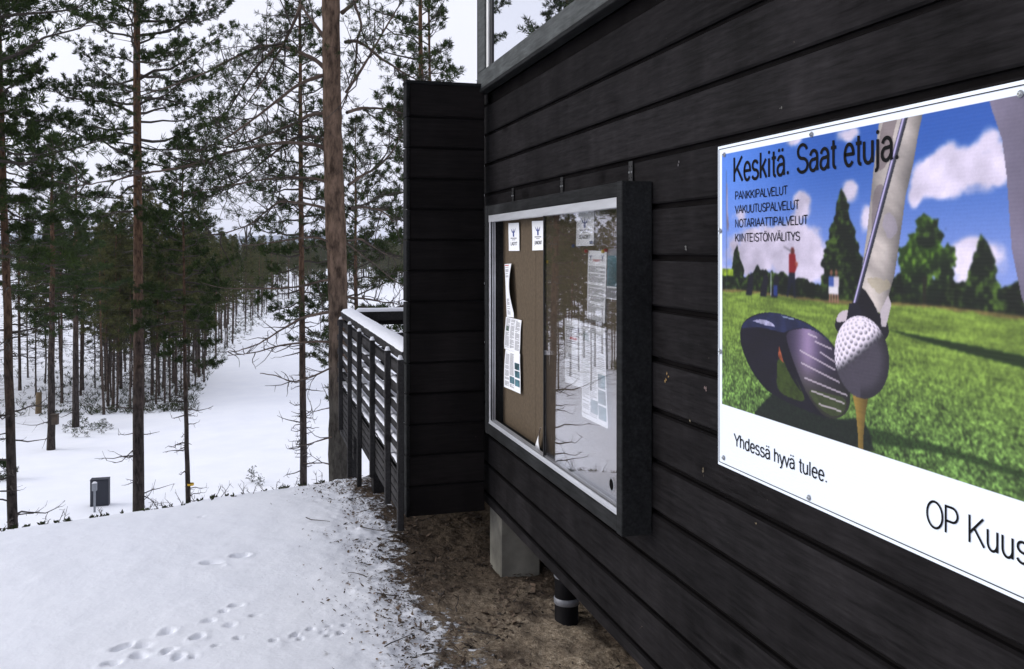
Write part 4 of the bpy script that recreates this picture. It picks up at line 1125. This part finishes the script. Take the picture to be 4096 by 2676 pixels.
def trunk_path(H, lean, wob, r, n=26):
    s = np.linspace(0, 1, n)
    wx = np.cumsum(r.normal(0, wob, n)) * .5; wy = np.cumsum(r.normal(0, wob, n)) * .5
    wx -= wx[0]; wy -= wy[0]
    return np.stack([lean[0] * s * H + wx, lean[1] * s * H + wy, H * s - .6 * (s == 0)], -1)

def snag(acc, p0, az, L, r, mat, twigs=3):
    pth = branch_path(p0, az, r.uniform(-.15, .2), L, r.uniform(.0, .25), r.uniform(0, .35), r, 6, .06)
    r0 = .010 + .011 * L
    acc.tube(pth, np.linspace(r0, .004, 6), 4, mat, False)
    for k in range(twigs):
        i = r.integers(1, 6); d = unit(pth[i] - pth[i - 1] + r.normal(0, .6, 3))
        l = L * r.uniform(.10, .30); acc.tube([pth[i], pth[i] + d * l * .6, pth[i] + d * l + [0, 0, .04]], [r0 * .4, .004, .003], 3, mat, False)

def pine(seed, H, r0, c0, spread, nb, lean=(0, 0), m=12, L=.13, w=.016, dens=7, shoots=3, dead=10, dead_len=.9, k=8, wob=.02, droop=.35, taper=.8, bark='bark', needle='needle', dead_lo=.06, top=1.0, elev=(-.15, .7), flat=1.0):
    r = np.random.default_rng(seed)
    tp = trunk_path(H, lean, wob, r)
    s = np.linspace(0, 1, len(tp))
    T = Acc(); rad = r0 * (1 - s * .97) ** taper; rad[0] *= 1.25; rad[1] *= 1.05
    T.tube(tp, rad, k, 0, True)
    def on(f): return np.array([np.interp(f, s, tp[:, c]) for c in range(3)])
    for q in range(dead):
        f = r.uniform(dead_lo, c0 + .08); az = r.uniform(0, 2 * pi)
        snag(T, on(f), az, dead_len * r.uniform(.25, 1.1), r, 1, 4)
    K = Acc(); P, D = [], []
    for q in range(nb):
        c = ((q + r.uniform(0, 1)) / nb) ** .92
        f = c0 + (1 - c0) * c * .985
        prof = (.62 + .38 * min(1, c / .25)) if c < .3 else max(.06, (1 - (c - .3) / .72) ** .75)
        Lb = spread * prof * r.uniform(.6, 1.12)
        el = elev[0] + (elev[1] - elev[0]) * c + r.normal(0, .12)
        pth = branch_path(on(f), q * 2.399 + r.normal(0, .3), el, Lb, droop * (1 - c), .18 + .2 * r.random(), r)
        K.tube(pth, np.linspace(.010 + .013 * Lb, .005, len(pth)), 4, 1, False)
        a, b = sprays(K, pth, Lb, r, dens, .22 if c > .25 else .4, shoots)
        P += a; D += b
    P.append(tp[-1]); D.append(np.array([0, 0, 1.0]))
    V, F = needles(np.array(P), np.array(D), m, L, w, r)
    K.add(V, F, 0)
    return T, K

def plant(name, pos, T, K, label, cat, group=None, bark='bark', needle='needle', rz=0):
    t = thing(name, pos, label, cat, group)
    t.rotation_euler = (0, 0, rz)
    if T: T.build('trunk', [M[bark], M['branch']], t)
    if K: K.build('crown', [M[needle], M['branch']], t)
    return t

def ground_at(u, z):
    p = at(u, z); p[2] = float(terrain(p[0], p[1])) - .05; return p
def lean_to(u0, z, H, v_top, u_top, base):
    """lean that brings the trunk to u_top at picture height v_top"""
    a = at(u_top, z, v_top); f = max(.3, a[2] - base[2]); return ((a[0] - base[0]) / f, (a[1] - base[1]) / f)

# --- the pines on the bank, each built for itself
def bank_pines():
    z = 24; b = ground_at(139, z)                                           # tall straight pine left of the middle
    T, K = pine(101, 21, .155, .43, 2.75, 92, lean_to(139, z, 21, 0, 136.5, b), m=18, L=.105, w=.017, dens=7.5, shoots=6, dead=34, dead_len=1.2, wob=.008, k=12, droop=.30, taper=.55)
    plant('pine_tree', b, T, K, 'tall straight pine with a wide airy crown, rising just right of the steel cabinet', 'tree')
    z = 20; b = ground_at(15.5, z)                                          # leaning pine at the left edge
    T, K = pine(102, 17.5, .115, .50, 1.3, 115, lean_to(15.5, z, 17, 240, 4, b), m=18, L=.11, w=.018, dens=8.5, shoots=6, dead=60, dead_len=1.3, wob=.012, k=10, taper=.6)
    plant('pine_tree', b, T, K, 'leaning pine at the left edge with many bare side twigs low on its trunk', 'tree')
    z = 22; b = ground_at(190, z)                                           # slim one with the yellow band
    T, K = pine(103, 11.3, .075, .50, 1.2, 52, lean_to(190, z, 11, 150, 184, b), m=17, L=.10, w=.016, dens=9, shoots=6, dead=60, dead_len=.7, dead_lo=.03, wob=.012, k=10)
    t = plant('pine_tree', b, T, K, 'slim pine with a yellow tape round the foot of its trunk', 'tree')
    zt = disp(443, 1126, z)[2] - b[2]
    a = Acc(); q = np.array([[(disp(443, 1126, z)[0] - b[0]), (disp(443, 1126, z)[1] - b[1]), zt - .02 + .05 * i] for i in range(2)]); a.tube(q, [.079, .079], 12, 0, True); a.build('tape_band', M['yellow'], t)
    z = 20; b = ground_at(305, z)                                           # slim tall pine in the middle
    T, K = pine(104, 15.5, .092, .40, 1.2, 72, lean_to(305, z, 15, 0, 298, b), m=17, L=.10, w=.015, dens=8, shoots=5, dead=80, dead_len=.55, dead_lo=.03, wob=.010, k=10, taper=.6)
    plant('pine_tree', b, T, K, 'slim tall pine just left of the thick rusty trunk', 'tree')
    z = 22; b = ground_at(434, z)                                           # above the wing wall
    T, K = pine(105, 16.5, .095, .28, 1.25, 70, lean_to(434, z, 15, 0, 429, b), m=17, L=.105, w=.016, dens=7, shoots=5, dead=6, wob=.008, k=10)
    plant('pine_tree', b, T, K, 'pine whose thin top shows above the wing wall against the sky', 'tree')
    z = 17; b = ground_at(421, z)
    T, K = pine(106, 14.5, .10, .24, 1.25, 70, (0, 0), m=17, L=.095, w=.014, dens=8, shoots=5, dead=4, k=10)
    plant('pine_tree', b, T, K, 'pine behind the wing wall with branch ends reaching past its left edge', 'tree')
    z = 33; b = ground_at(356, z)
    T, K = pine(107, 13.4, .12, .22, 2.0, 80, (0, 0), m=14, L=.17, w=.022, dens=6.5, shoots=4, dead=4, k=8, needle='needle2')
    plant('pine_tree', b, T, K, 'dense pointed young pine seen between the thick trunk and the wing wall', 'tree', needle='needle2')
    z = 40; b = ground_at(51, z)                                            # trunk with the nest box
    T, K = pine(108, 14.0, .165, .40, 2.1, 80, (0, 0), m=14, L=.19, w=.026, dens=6, shoots=4, dead=14, dead_len=1.3, k=10, taper=.6)
    plant('pine_tree', b, T, K, 'pine standing alone on the snow with a small dark box on its trunk', 'tree')
    a = Acc(); a.box(-.12, .12, -.10, .10, -.22, .22, 0, .01); a.box(-.15, .15, -.16, .12, .221, .25, 0)
    o = a.build('nest_box', M['oldwood'], None, disp(128.5, 975, z - .25)); tag(o, 'small dark nest box on the trunk of the lone pine', 'nest box'); o.rotation_euler = (0, 0, -.3)
    z = 46; b = ground_at(75.5, z)
    T, K = pine(109, 13.5, .17, .42, 2.4, 66, (0, 0), m=12, L=.2, w=.028, dens=6, shoots=3, dead=10, dead_len=1.2, k=8, taper=.6)
    plant('pine_tree', b, T, K, 'thick dark pine at the front of the wood, right of the lone pine', 'tree')
bank_pines()

# --- the thick rusty pine by the balcony, its limbs laid out one by one
def great_pine():
    z = 13.0; b = ground_at(342, z)
    r = np.random.default_rng(77)
    t = thing('pine_tree', b, 'thick rusty pine beside the balcony with long bent bare limbs', 'tree')
    pts = [disp(x, y, z) for x, y in ((766, -330), (768, -120), (769, 0), (770, 120), (772, 250), (775, 380), (778, 480), (783, 600), (786, 720), (787, 850), (787, 980), (788, 1110), (789, 1250))]
    pts = [np.array(p) for p in pts][::-1]; pts.insert(0, np.array([pts[0][0], pts[0][1], b[2] - .4]))
    pts = np.array(pts) - b
    px = np.array([27, 25, 24, 23, 23, 23, 22.5, 23, 22, 21.5, 21, 20.5, 18, 14]) * .43025 / 900 * z
    # resample for a knotty outline
    s = np.linspace(0, 1, len(pts)); ss = np.linspace(0, 1, 60)
    tp = np.stack([np.interp(ss, s, pts[:, c]) for c in range(3)], -1); rd = np.interp(ss, s, px) * (1 + .035 * r.normal(size=60))
    T = Acc(); T.tube(tp, rd, 18, 0, True)
    top = tp[-1]
    T.build('trunk', [M['bark_big']], t)
    # picture polylines (2380 wide), root radius in photo pixels, how far the tip swings towards or away from the camera, side-spray density
    LIMBS = [
        ([(762, 165), (735, 140), (700, 124), (660, 110), (625, 107), (600, 112), (540, 140), (480, 172), (420, 195), (350, 222), (300, 236)], 9, 2.0, 5),
        ([(640, 112), (600, 150), (565, 200), (530, 260), (500, 300)], 6, 1.5, 6),
        ([(760, 172), (720, 185), (690, 200), (640, 240), (575, 290), (520, 330), (470, 352)], 8, -1.4, 6),
        ([(758, 262), (715, 268), (690, 285), (640, 305), (580, 330), (520, 345), (440, 352)], 8, 1.0, 7),
        ([(762, 330), (735, 318), (690, 320), (660, 340), (610, 380), (560, 420), (525, 440)], 8, 2.2, 8),
        ([(764, 345), (720, 335), (660, 330), (600, 338), (520, 355), (450, 380), (400, 390), (330, 402), (270, 416), (210, 428), (150, 435)], 7, -2.6, 3),
        ([(766, 425), (735, 415), (680, 412), (620, 416), (560, 428), (500, 440), (450, 452)], 6.5, .8, 7),
        ([(770, 492), (745, 480), (700, 470), (650, 466), (625, 485), (580, 520), (520, 540), (480, 545)], 6.5, 1.8, 5),
        ([(768, 110), (735, 60), (705, 20), (690, -40), (670, -120)], 8, 1.0, 5),
        ([(700, 10), (680, 60), (655, 110), (630, 150), (600, 200), (560, 250)], 7, .2, 6),
        ([(802, 98), (825, 94), (850, 105), (878, 128), (910, 150), (945, 168), (975, 186), (1005, 196)], 8, 1.4, 5),
        ([(795, 30), (830, 0), (850, -40), (880, -110)], 8, -1.0, 5),
        ([(815, -20), (832, 30), (842, 60), (830, 90), (826, 130), (828, 165), (810, 200), (800, 240)], 6, .4, 4),
        ([(804, 215), (835, 170), (865, 120), (900, 60), (935, 5), (960, -30)], 6, -1.6, 6),
        ([(806, 262), (840, 250), (880, 252), (920, 262), (965, 275)], 7, 1.6, 5),
        ([(810, 430), (840, 410), (880, 388), (915, 350), (935, 310), (955, 270)], 6.5, 1.8, 7),
        ([(812, 485), (840, 480), (875, 484), (915, 483), (950, 475)], 7, 1.8, 4),
        ([(875, 484), (900, 500), (910, 515), (925, 512)], 4, .3, 5),
        ([(790, 575), (740, 552), (700, 552), (650, 560), (600, 566), (560, 568)], 4.5, -1.2, 1.5),
        ([(790, 650), (750, 652), (700, 668), (640, 676), (580, 676), (520, 674), (470, 660)], 5.5, 1.5, 1.5),
        ([(786, 722), (745, 728), (700, 740), (650, 770), (600, 800), (555, 815), (520, 822)], 6, .9, 3),
        ([(790, 798), (740, 792), (690, 796), (640, 802), (580, 815), (525, 822)], 5.5, .2, 3),
        ([(790, 845), (755, 862), (715, 880), (680, 886), (650, 872), (620, 868)], 4, -1.2, 3),
        ([(808, 560), (840, 555), (875, 580), (905, 600), (930, 605)], 4.5, 1.6, 4),
        ([(806, 690), (850, 695), (900, 705), (930, 712)], 4.5, 1.2, 7),
        ([(790, 1010), (745, 1020), (700, 1030)], 4, -.6, 3), ([(800, 560), (850, 600), (900, 640), (935, 665)], 3.5, 2.0, 3),
        ([(790, 940), (760, 950), (720, 958)], 3, .6, 3), ([(790, 1085), (750, 1075), (710, 1080)], 3, .3, 2),
    ]
    K = Acc(); P, D = [], []
    for pl, rp, swing, dens in LIMBS:
        n = len(pl)
        w = np.array([disp(x, y, z + swing * (i / (n - 1)) ** 1.2) for i, (x, y) in enumerate(pl)]) - b
        s0 = np.linspace(0, 1, n); s1 = np.linspace(0, 1, n * 4)
        w = np.stack([np.interp(s1, s0, w[:, c]) for c in range(3)], -1)
        w[1:-1] = (w[:-2] + w[1:-1] * 2 + w[2:]) / 4
        w += np.cumsum(r.normal(0, .006, w.shape), axis=0) * np.linspace(0, 1, len(w))[:, None]
        r0 = rp * .43025 / 900 * z * .62
        LM = Acc(); LM.tube(w, np.linspace(r0, max(.005, r0 * .22), len(w)) * (1 + .08 * r.normal(size=len(w))), 7, 0, True)
        Lw = float(np.linalg.norm(np.diff(w, axis=0), axis=1).sum())
        # crooked twigs, mostly alive towards the ends; the lowest limbs are dead
        dead = np.mean([q[1] for q in pl]) > 700 or (rp < 5 and np.mean([q[1] for q in pl]) > 560)
        nt = int(Lw * dens * (1.7 if not dead else 2.6)); ix = np.linspace(0, 1, len(w))
        for k in range(nt):
            s = r.uniform(.12, 1) ** .8
            p = np.array([np.interp(s, ix, w[:, c]) for c in range(3)])
            tg = unit(np.array([np.interp(min(1, s + .04), ix, w[:, c]) - np.interp(max(0, s - .04), ix, w[:, c]) for c in range(3)]))
            d = unit(tg * r.uniform(.2, .9) + r.normal(0, .55, 3) + np.array([0, 0, r.uniform(-.3, .35)]))
            l = (r.uniform(.12, .5) if dead else r.uniform(.3, 1.05)) * (1.15 - .4 * s)
            nn = 6; q = [p]
            for i in range(nn - 1):
                d = unit(d + r.normal(0, .22, 3) + np.array([0, 0, .05])); q.append(q[-1] + d * l / (nn - 1))
            q = np.array(q); LM.tube(q, np.linspace(min(r0 * .5, .006 + .006 * l), .0025, nn), 4, 1, False)
            if dead:
                if r.random() < .8:
                    i = r.integers(1, nn); e = unit(r.normal(0, 1, 3)); LM.tube([q[i], q[i] + e * l * .3], [.004, .002], 3, 1, False)
                continue
            for j in range(int(r.integers(4, 9))):
                i = r.integers(2, nn); e = unit(q[i] - q[i - 1] + r.normal(0, .6, 3) + np.array([0, 0, .15])); ll = r.uniform(.08, .28)
                o = q[i] + e * ll; LM.tube([q[i], (q[i] + o) / 2 + r.normal(0, .012, 3), o], [.004, .003, .002], 3, 1, False)
                if s > .22 and r.random() < .72: P.append(o); D.append(e)
                elif r.random() < .4: LM.tube([o, o + unit(e + r.normal(0, .5, 3)) * .1], [.002, .0015], 3, 1, False)
            if r.random() < .85: P.append(q[-1]); D.append(unit(q[-1] - q[-2]))
        LM.build('limb', [M['limb'], M['branch']], t)
    V, F = needles(np.array(P), np.array(D), 20, .080, .0090, r, (15, 80))
    K.add(V, F, 0)
    # the unseen rest of the crown above the picture
    P, D = [], []
    for q in range(26):
        c = q / 26; p0 = top + np.array([0, 0, -1.2 + 5.2 * c]); Lb = (3.0 - 2.2 * c) * r.uniform(.7, 1.1)
        pth = branch_path(p0, q * 2.4, .1 + .6 * c, Lb, .25 * (1 - c), .3, r)
        K.tube(pth, np.linspace(.05 * (1.1 - c), .008, len(pth)), 5, 1, False)
        a, d = sprays(K, pth, Lb, r, 6, .3, 4); P += a; D += d
    K.tube([top - [0, 0, .3], top + [0, 0, 2], top + [.1, 0, 4.2]], [rd[-1], .06, .02], 8, 1, True)
    V, F = needles(np.array(P), np.array(D), 14, .11, .014, r); K.add(V, F, 0)
    K.build('crown', [M['needle'], M['branch']], t)
great_pine()

# --- the wood beyond the clearing: a few kinds, copied out one by one
def edge_u(z):                                     # where the wood ends against the snow field, in picture columns
    return np.interp(z, [48, 56, 63, 90, 104, 129, 147, 168, 191, 240, 300], [190, 200, 206, 236, 253, 270, 277, 293, 312, 330, 340])
def wood():
    r = np.random.default_rng(2024)
    kinds = []
    G = 'pines of the wood beyond the clearing'
    LB = 'slender pine standing in the crowd of trunks in the wood beyond the snow field'
    for i in range(7):
        H = (11.0, 12.5, 10.0, 13.0, 11.5, 9.0, 12.0)[i]
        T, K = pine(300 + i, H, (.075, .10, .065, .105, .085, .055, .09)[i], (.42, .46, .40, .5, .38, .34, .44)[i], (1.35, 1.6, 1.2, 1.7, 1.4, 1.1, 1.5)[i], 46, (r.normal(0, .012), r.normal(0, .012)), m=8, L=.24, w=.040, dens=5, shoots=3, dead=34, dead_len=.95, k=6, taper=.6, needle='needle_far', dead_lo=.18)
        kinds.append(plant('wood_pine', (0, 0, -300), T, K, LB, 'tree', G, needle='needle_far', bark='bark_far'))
    used = [False] * 7
    spots = [(83, 60, 1), (113, 53, 4), (117.5, 55, 5), (130, 52, 2), (118, 62, 0), (152, 57, 1), (158, 66, 3), (163, 60, 0), (176, 62, 4), (181, 58, 5), (195, 61, 2), (199, 66, 3), (204, 63, 5), (62, 57, 6), (45, 63, 2), (36, 58, 5), (28, 66, 0), (20, 60, 1), (104, 50, 6), (170, 54, 2), (187, 56, 0)]
    tries = 0
    while len(spots) < 240 and tries < 20000:
        tries += 1
        z = 52 + 190 * r.random() ** 1.25
        ue = edge_u(z); u = ue - abs(r.normal(0, 1)) * 90 * (60 / z) ** .3 - 2
        if u < -40: continue
        if u < 70 and z < 95 and r.random() < .6: continue
        if any(abs(u - a) < 2.2 * 60 / z and abs(z - b) < 2 for a, b, _ in spots): continue
        spots.append((u, z, int(r.integers(7))))
    # the wood's far arm on the other side of the field, right of the thick trunk
    for k in range(26):
        spots.append((r.uniform(300, 415), r.uniform(212, 262), int(r.integers(7))))
    for u, z, k in spots:
        p = ground_at(u, z); rz = r.uniform(0, 6.28); sc = r.uniform(.80, 1.06) if z < 75 else r.uniform(.70, 1.0)
        if not used[k]:
            o = kinds[k]; o.location = p; o.rotation_euler = (0, 0, rz); o.scale = (sc,) * 3; used[k] = True
        else: copy_tree(kinds[k], p, rz, sc)
    for k in range(46):                            # the wood goes on to the left of the picture, where the glass mirrors it
        p = ground_at(r.uniform(-620, -45), r.uniform(75, 150)); copy_tree(kinds[int(r.integers(7))], p, r.uniform(0, 6.28), r.uniform(.9, 1.25))
    for k in range(26):
        d_ = r.uniform(52, 84); a_ = radians(r.uniform(15, 25)); q_ = np.array([1.2 - d_ * sin(a_), d_ * cos(a_)])
        zz_ = CF[0] * (q_[0] - CAMX) + CF[1] * q_[1]; uu_ = 512 + 900 * (CR[0] * (q_[0] - CAMX) + CR[1] * q_[1]) / zz_
        if uu_ < -25: copy_tree(kinds[int(r.integers(7))], (q_[0], q_[1], float(terrain(*q_)) - .05), r.uniform(0, 6.28), r.uniform(.9, 1.1))
    return kinds
KINDS_ = wood()

def far_forest():
    """the continuous forest behind, one mass out to the hills"""
    r = np.random.default_rng(9); A = Acc()
    protos = []
    for i in range(5):
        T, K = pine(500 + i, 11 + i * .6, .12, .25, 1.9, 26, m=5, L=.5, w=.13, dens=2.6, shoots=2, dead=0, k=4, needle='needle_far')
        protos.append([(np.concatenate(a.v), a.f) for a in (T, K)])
    pts = []
    for q in range(420):
        z = 245 + 260 * r.random(); pts.append((r.uniform(-140, 300) if z < 300 else r.uniform(-140, 520), z))
    for q in range(140): pts.append((r.uniform(300, 470), r.uniform(268, 330)))
    for q in range(620): pts.append((r.uniform(-140, 520), 480 + 1500 * r.random() ** 1.5))
    for u, z in pts:
        p = at(u, z); p[2] = float(terrain(p[0], p[1])) - .2; a = r.uniform(0, 6.28); s = r.uniform(.75, 1.1) * (1 + .0002 * z)
        R = np.array([[cos(a), -sin(a), 0], [sin(a), cos(a), 0], [0, 0, 1]]) * s
        for mi, (V, fs) in enumerate(protos[r.integers(5)]):
            W = V @ R.T + p; base = A.n; A.v.append(W); A.n += len(W)
            for f, mt, sm in fs: A.f.append((f + base, 0 if (mi == 0 or mt == 1) else 1, False))
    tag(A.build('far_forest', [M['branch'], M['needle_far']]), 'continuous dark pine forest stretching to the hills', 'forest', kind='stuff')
far_forest()

# --- trees to the left of the picture that the glass mirrors
def mirror_pines():
    r = np.random.default_rng(55)
    k0 = pine(601, 13, .13, .30, 2.3, 70, m=14, L=.14, w=.018, dens=6, shoots=4, dead=24, dead_len=1.2, k=10)
    k1 = pine(602, 16, .17, .40, 2.6, 64, (.02, 0), m=14, L=.14, w=.018, dens=6, shoots=4, dead=24, dead_len=1.3, k=10)
    G = 'pines on the bank beyond the left edge'; LB = 'pine on the bank that shows only as a reflection in the glass'
    a = plant('bank_pine', (-6.2, 15.2, 0), *k1, LB, 'tree', G); a.location.z = float(terrain(-6.2, 15.2))
    b = plant('bank_pine', (-9.6, 19.5, 0), *k0, LB, 'tree', G, rz=1.0); b.location.z = float(terrain(-9.6, 19.5))
    for (x, y, s) in ((-12, 22.5, 1.05), (-8.7, 15.0, .9), (-14.5, 19, 1.2), (-11.0, 15.0, 1.1), (-17, 27, 1.1), (-9.2, 10.5, 1.0), (-13, 12.0, 1.1), (-20, 24, 1.1)):
        copy_tree(r.choice([a, b]), (x, y, float(terrain(x, y))), r.uniform(0, 6), s)
mirror_pines()

# ------------------------------------------------------------------ small things on the snow
def steel_cabinet():
    z = 30.0; p = at(100.2, z); p[2] = float(terrain(p[0], p[1]))
    k = z / 900 * .43025
    t = thing('electric_cabinet', p, 'dark blue-grey steel cabinet standing in the snow below the bank', 'cabinet'); t.rotation_euler = (0, 0, -.03)
    h = p[2]; top = disp(232, 1113, z)[2] - p[2]
    a = Acc(); a.box(-.285, .285, -.16, .16, -.1, top, 0, .012); a.build('body', M['cabinet'], t)
    a = Acc(); a.box(-.255, .255, -.172, -.1615, .06, top - .03, 0, .004); a.build('door', M['cabinet'], t)
    a = Acc(); a.box(-.29, .29, -.175, .165, top + .001, top + .016, 0, .004); a.build('lid', M['cabinet'], t)
    q = at(94.6, z - .9); q[2] = float(terrain(q[0], q[1])); hp = disp(222, 1123, z - .9)[2] - q[2]
    t = thing('marker_post', q, 'thin grey post with a small meter box in front of the steel cabinet', 'post'); t.rotation_euler = (0, 0, -YAW + .3)
    a = Acc(); a.box(-.032, .032, -.025, .025, -.2, hp - .24, 0, .006); a.build('pole', M['galv'], t)
    a = Acc(); a.box(-.075, .075, -.07, .05, hp - .24, hp, 0, .012); a.build('meter_box', M['galv'], t)
    a = Acc(); snowcap(a, -.075, .075, -.07, .05, hp, .05, np.random.default_rng(1)); a.build('snow_cap', M['snow'], t)
steel_cabinet()
def stump():
    p = ground_at(38.5, 51); h = disp(90, 912, 51)[2] - p[2]
    a = Acc(); a.tube([(0, 0, -.2), (0, 0, .15), (.01, 0, h * .6), (.02, 0, h)], [.20, .17, .16, .155], 12, 0, True, True)
    tag(a.build('tree_stump', M['stump'], None, p), 'pale yellowish cut stump standing in the snow left of the lone pine', 'stump')
stump()

def saplings():
    r = np.random.default_rng(4)
    T, K = pine(701, .6, .010, .12, .16, 10, m=8, L=.09, w=.02, dens=6, shoots=1, dead=0, k=5)
    kk = plant('young_pine', (0, 0, 0), T, K, 'knee-high young pine poking out of the snow between the lone pine and the tall one', 'young tree', 'young pines in the snow'); first = True
    for (xd, yd) in ((118, 985), (165, 995), (178, 1010), (192, 1012), (203, 1022), (212, 1006), (222, 1004), (240, 998), (247, 1000), (195, 998), (175, 1022), (236, 1014), (258, 1002), (152, 1008), (183, 985)):
        v = yd * .43025 + 3; z = 9.2 * 900 / (v - 250); p = ground_at(xd * .43025, z); p[2] += .02; s = r.uniform(.4, .9)
        if first: kk.location = p; kk.scale = (s,) * 3; first = False
        else: copy_tree(kk, p, r.uniform(0, 6), s)
    T, K = pine(702, .7, .014, .1, .4, 16, m=12, L=.12, w=.025, dens=9, shoots=2, dead=0, k=5)
    b = plant('juniper_bush', ground_at(3, 34), T, K, 'low dark bush in the snow at the left edge of the photo', 'bush')
    T, K = pine(703, .5, .010, .1, .13, 9, m=8, L=.07, w=.016, dens=8, shoots=1, dead=0, k=5)
    g = plant('seedling', ground_at(433, 33), T, K, 'tiny pine seedling on the open snow field between the yellow-taped pine and the balcony', 'young tree', 'seedlings on the snow field')
    g.location = ground_at(1008 / 1.721 * .43025, 33); 
    copy_tree(g, ground_at(1042 / 1.721 * .43025, 32.5), 1, .7)
saplings()

def undergrowth():
    r = np.random.default_rng(15); A = Acc(); P, D = [], []
    for q in range(5200):
        z = 50 + 150 * r.random() ** 1.3; u = edge_u(z) - abs(r.normal(0, 1)) * 100 - 1 + 4 * r.normal()
        p = at(u, z); p[2] = float(terrain(p[0], p[1])); P.append(p); D.append([r.normal(0, .4), r.normal(0, .4), 1])
    V, F = needles(np.array(P), np.array(D, float), 7, .34, .035, r, (10, 85), 0); A.add(V, F, 0)
    tag(A.build('undergrowth', M['needle2']), 'brown heather and twigs under the wood', 'undergrowth', kind='stuff')
    # stems, tufts and small twigs along the brow of the bank
    A = Acc(); P, D = [], []
    for q in range(90):
        u = r.uniform(0, 335); t_r = 7.2 + r.normal(0, .12)
        k = (u - 512) / 900; z = t_r / (.812 - .583 * k); p = at(u, z); p[2] = float(terrain(p[0], p[1]))
        if r.random() < .35:
            l = r.uniform(.04, .13); d = unit(np.array([r.normal(0, .5), r.normal(0, .5), 1])); pts = [p - d * .02, p + d * l * .5 + r.normal(0, .008, 3), p + d * l]
            A.tube(pts, [.003, .0022, .0012], 4, 1, False)
            for j in range(4): e = unit(d + r.normal(0, .7, 3)); o = p + d * l * r.uniform(.3, 1); A.tube([o, o + e * l * .35], [.0016, .001], 3, 1, False)
        else: P.append(p); D.append([r.normal(0, .5), r.normal(0, .5), 1])
    V, F = needles(np.array(P), np.array(D, float), 8, .035, .014, r, (10, 85), .2); A.add(V, F, 0)
    tag(A.build('dry_stems', [M['needle2'], M['branch']]), 'dry stems and leaves along the snowy brow of the bank', 'dry plants', kind='stuff')
undergrowth()

def litter():
    r = np.random.default_rng(16); A = Acc()
    n = 3200; x = -.55 + r.normal(0, .15, n) - .16 * r.exponential(.5, n); y = r.uniform(3.3, 7.9, n)
    keep = (x < .3); x, y = x[keep], y[keep]
    x2 = r.uniform(-.75, .5, 9000); y2 = r.uniform(3.3, 7.5, 9000); x = np.r_[x, x2]; y = np.r_[y, y2]
    keep = fbm(x * 3.2, y * 3.2, 71, 3) + r.uniform(-.12, .12, len(x)) > .48; x, y = x[keep], y[keep]
    zz = terrain(x, y) + r.uniform(.0, .014, len(x)); n = len(x)
    a = r.uniform(0, 2 * pi, n); l = r.uniform(.004, .013, n) * np.where(x > -.45, 1.5, 1) * np.where(r.random(n) < .08, 1.9, 1); w = l * r.uniform(.15, .55, n)
    c = np.stack([x, y, zz], -1); d = np.stack([np.cos(a), np.sin(a), r.normal(0, .35, n)], -1); s = np.stack([-np.sin(a), np.cos(a), r.normal(0, .5, n)], -1)
    V = np.stack([c - d * l[:, None], c + s * w[:, None], c + d * l[:, None], c - s * w[:, None]], 1).reshape(-1, 3); k = np.arange(n) * 4
    A.add(V, np.stack([k, k + 1, k + 2, k + 3], -1), 0)
    for q in range(24):
        x_, y_ = -.45 + r.normal(0, .28), r.uniform(3.6, 7.5); p = np.array([x_, y_, float(terrain(x_, y_)) + .02]); aa = r.uniform(0, 6.28); L = r.uniform(.06, .26)
        q_ = [p]; 
        for i in range(4): aa += r.normal(0, .3); q_.append(q_[-1] + np.array([cos(aa), sin(aa), r.normal(0, .08)]) * L / 4)
        A.tube(q_, np.linspace(.004, .0015, 5), 4, 1, False)
    LN = simple('dead_leaves', (.085, .060, .042), .9, .5, 6, island=1.7)
    tag(A.build('leaf_litter', [LN, M['branch']]), 'brown leaves, needles and twigs strewn along the bare strip by the house', 'leaf litter', kind='stuff')
litter()

# ------------------------------------------------------------------ the air between here and the hills
def haze():
    a = Acc(); a.box(-8900, 8900, -2900, 13500, -12, 60)
    o = a.build('haze', bpy.data.materials.new('cold_air'))
    m = o.data.materials[0]; m.use_nodes = True; nt = m.node_tree; nt.nodes.clear()
    out = nt.nodes.new('ShaderNodeOutputMaterial'); v = nt.nodes.new('ShaderNodeVolumePrincipled')
    v.inputs['Color'].default_value = (.72, .80, 1.0, 1); v.inputs['Density'].default_value = .00017
    nt.links.new(v.outputs[0], out.inputs['Volume'])
    tag(o, kind='stuff')
haze()
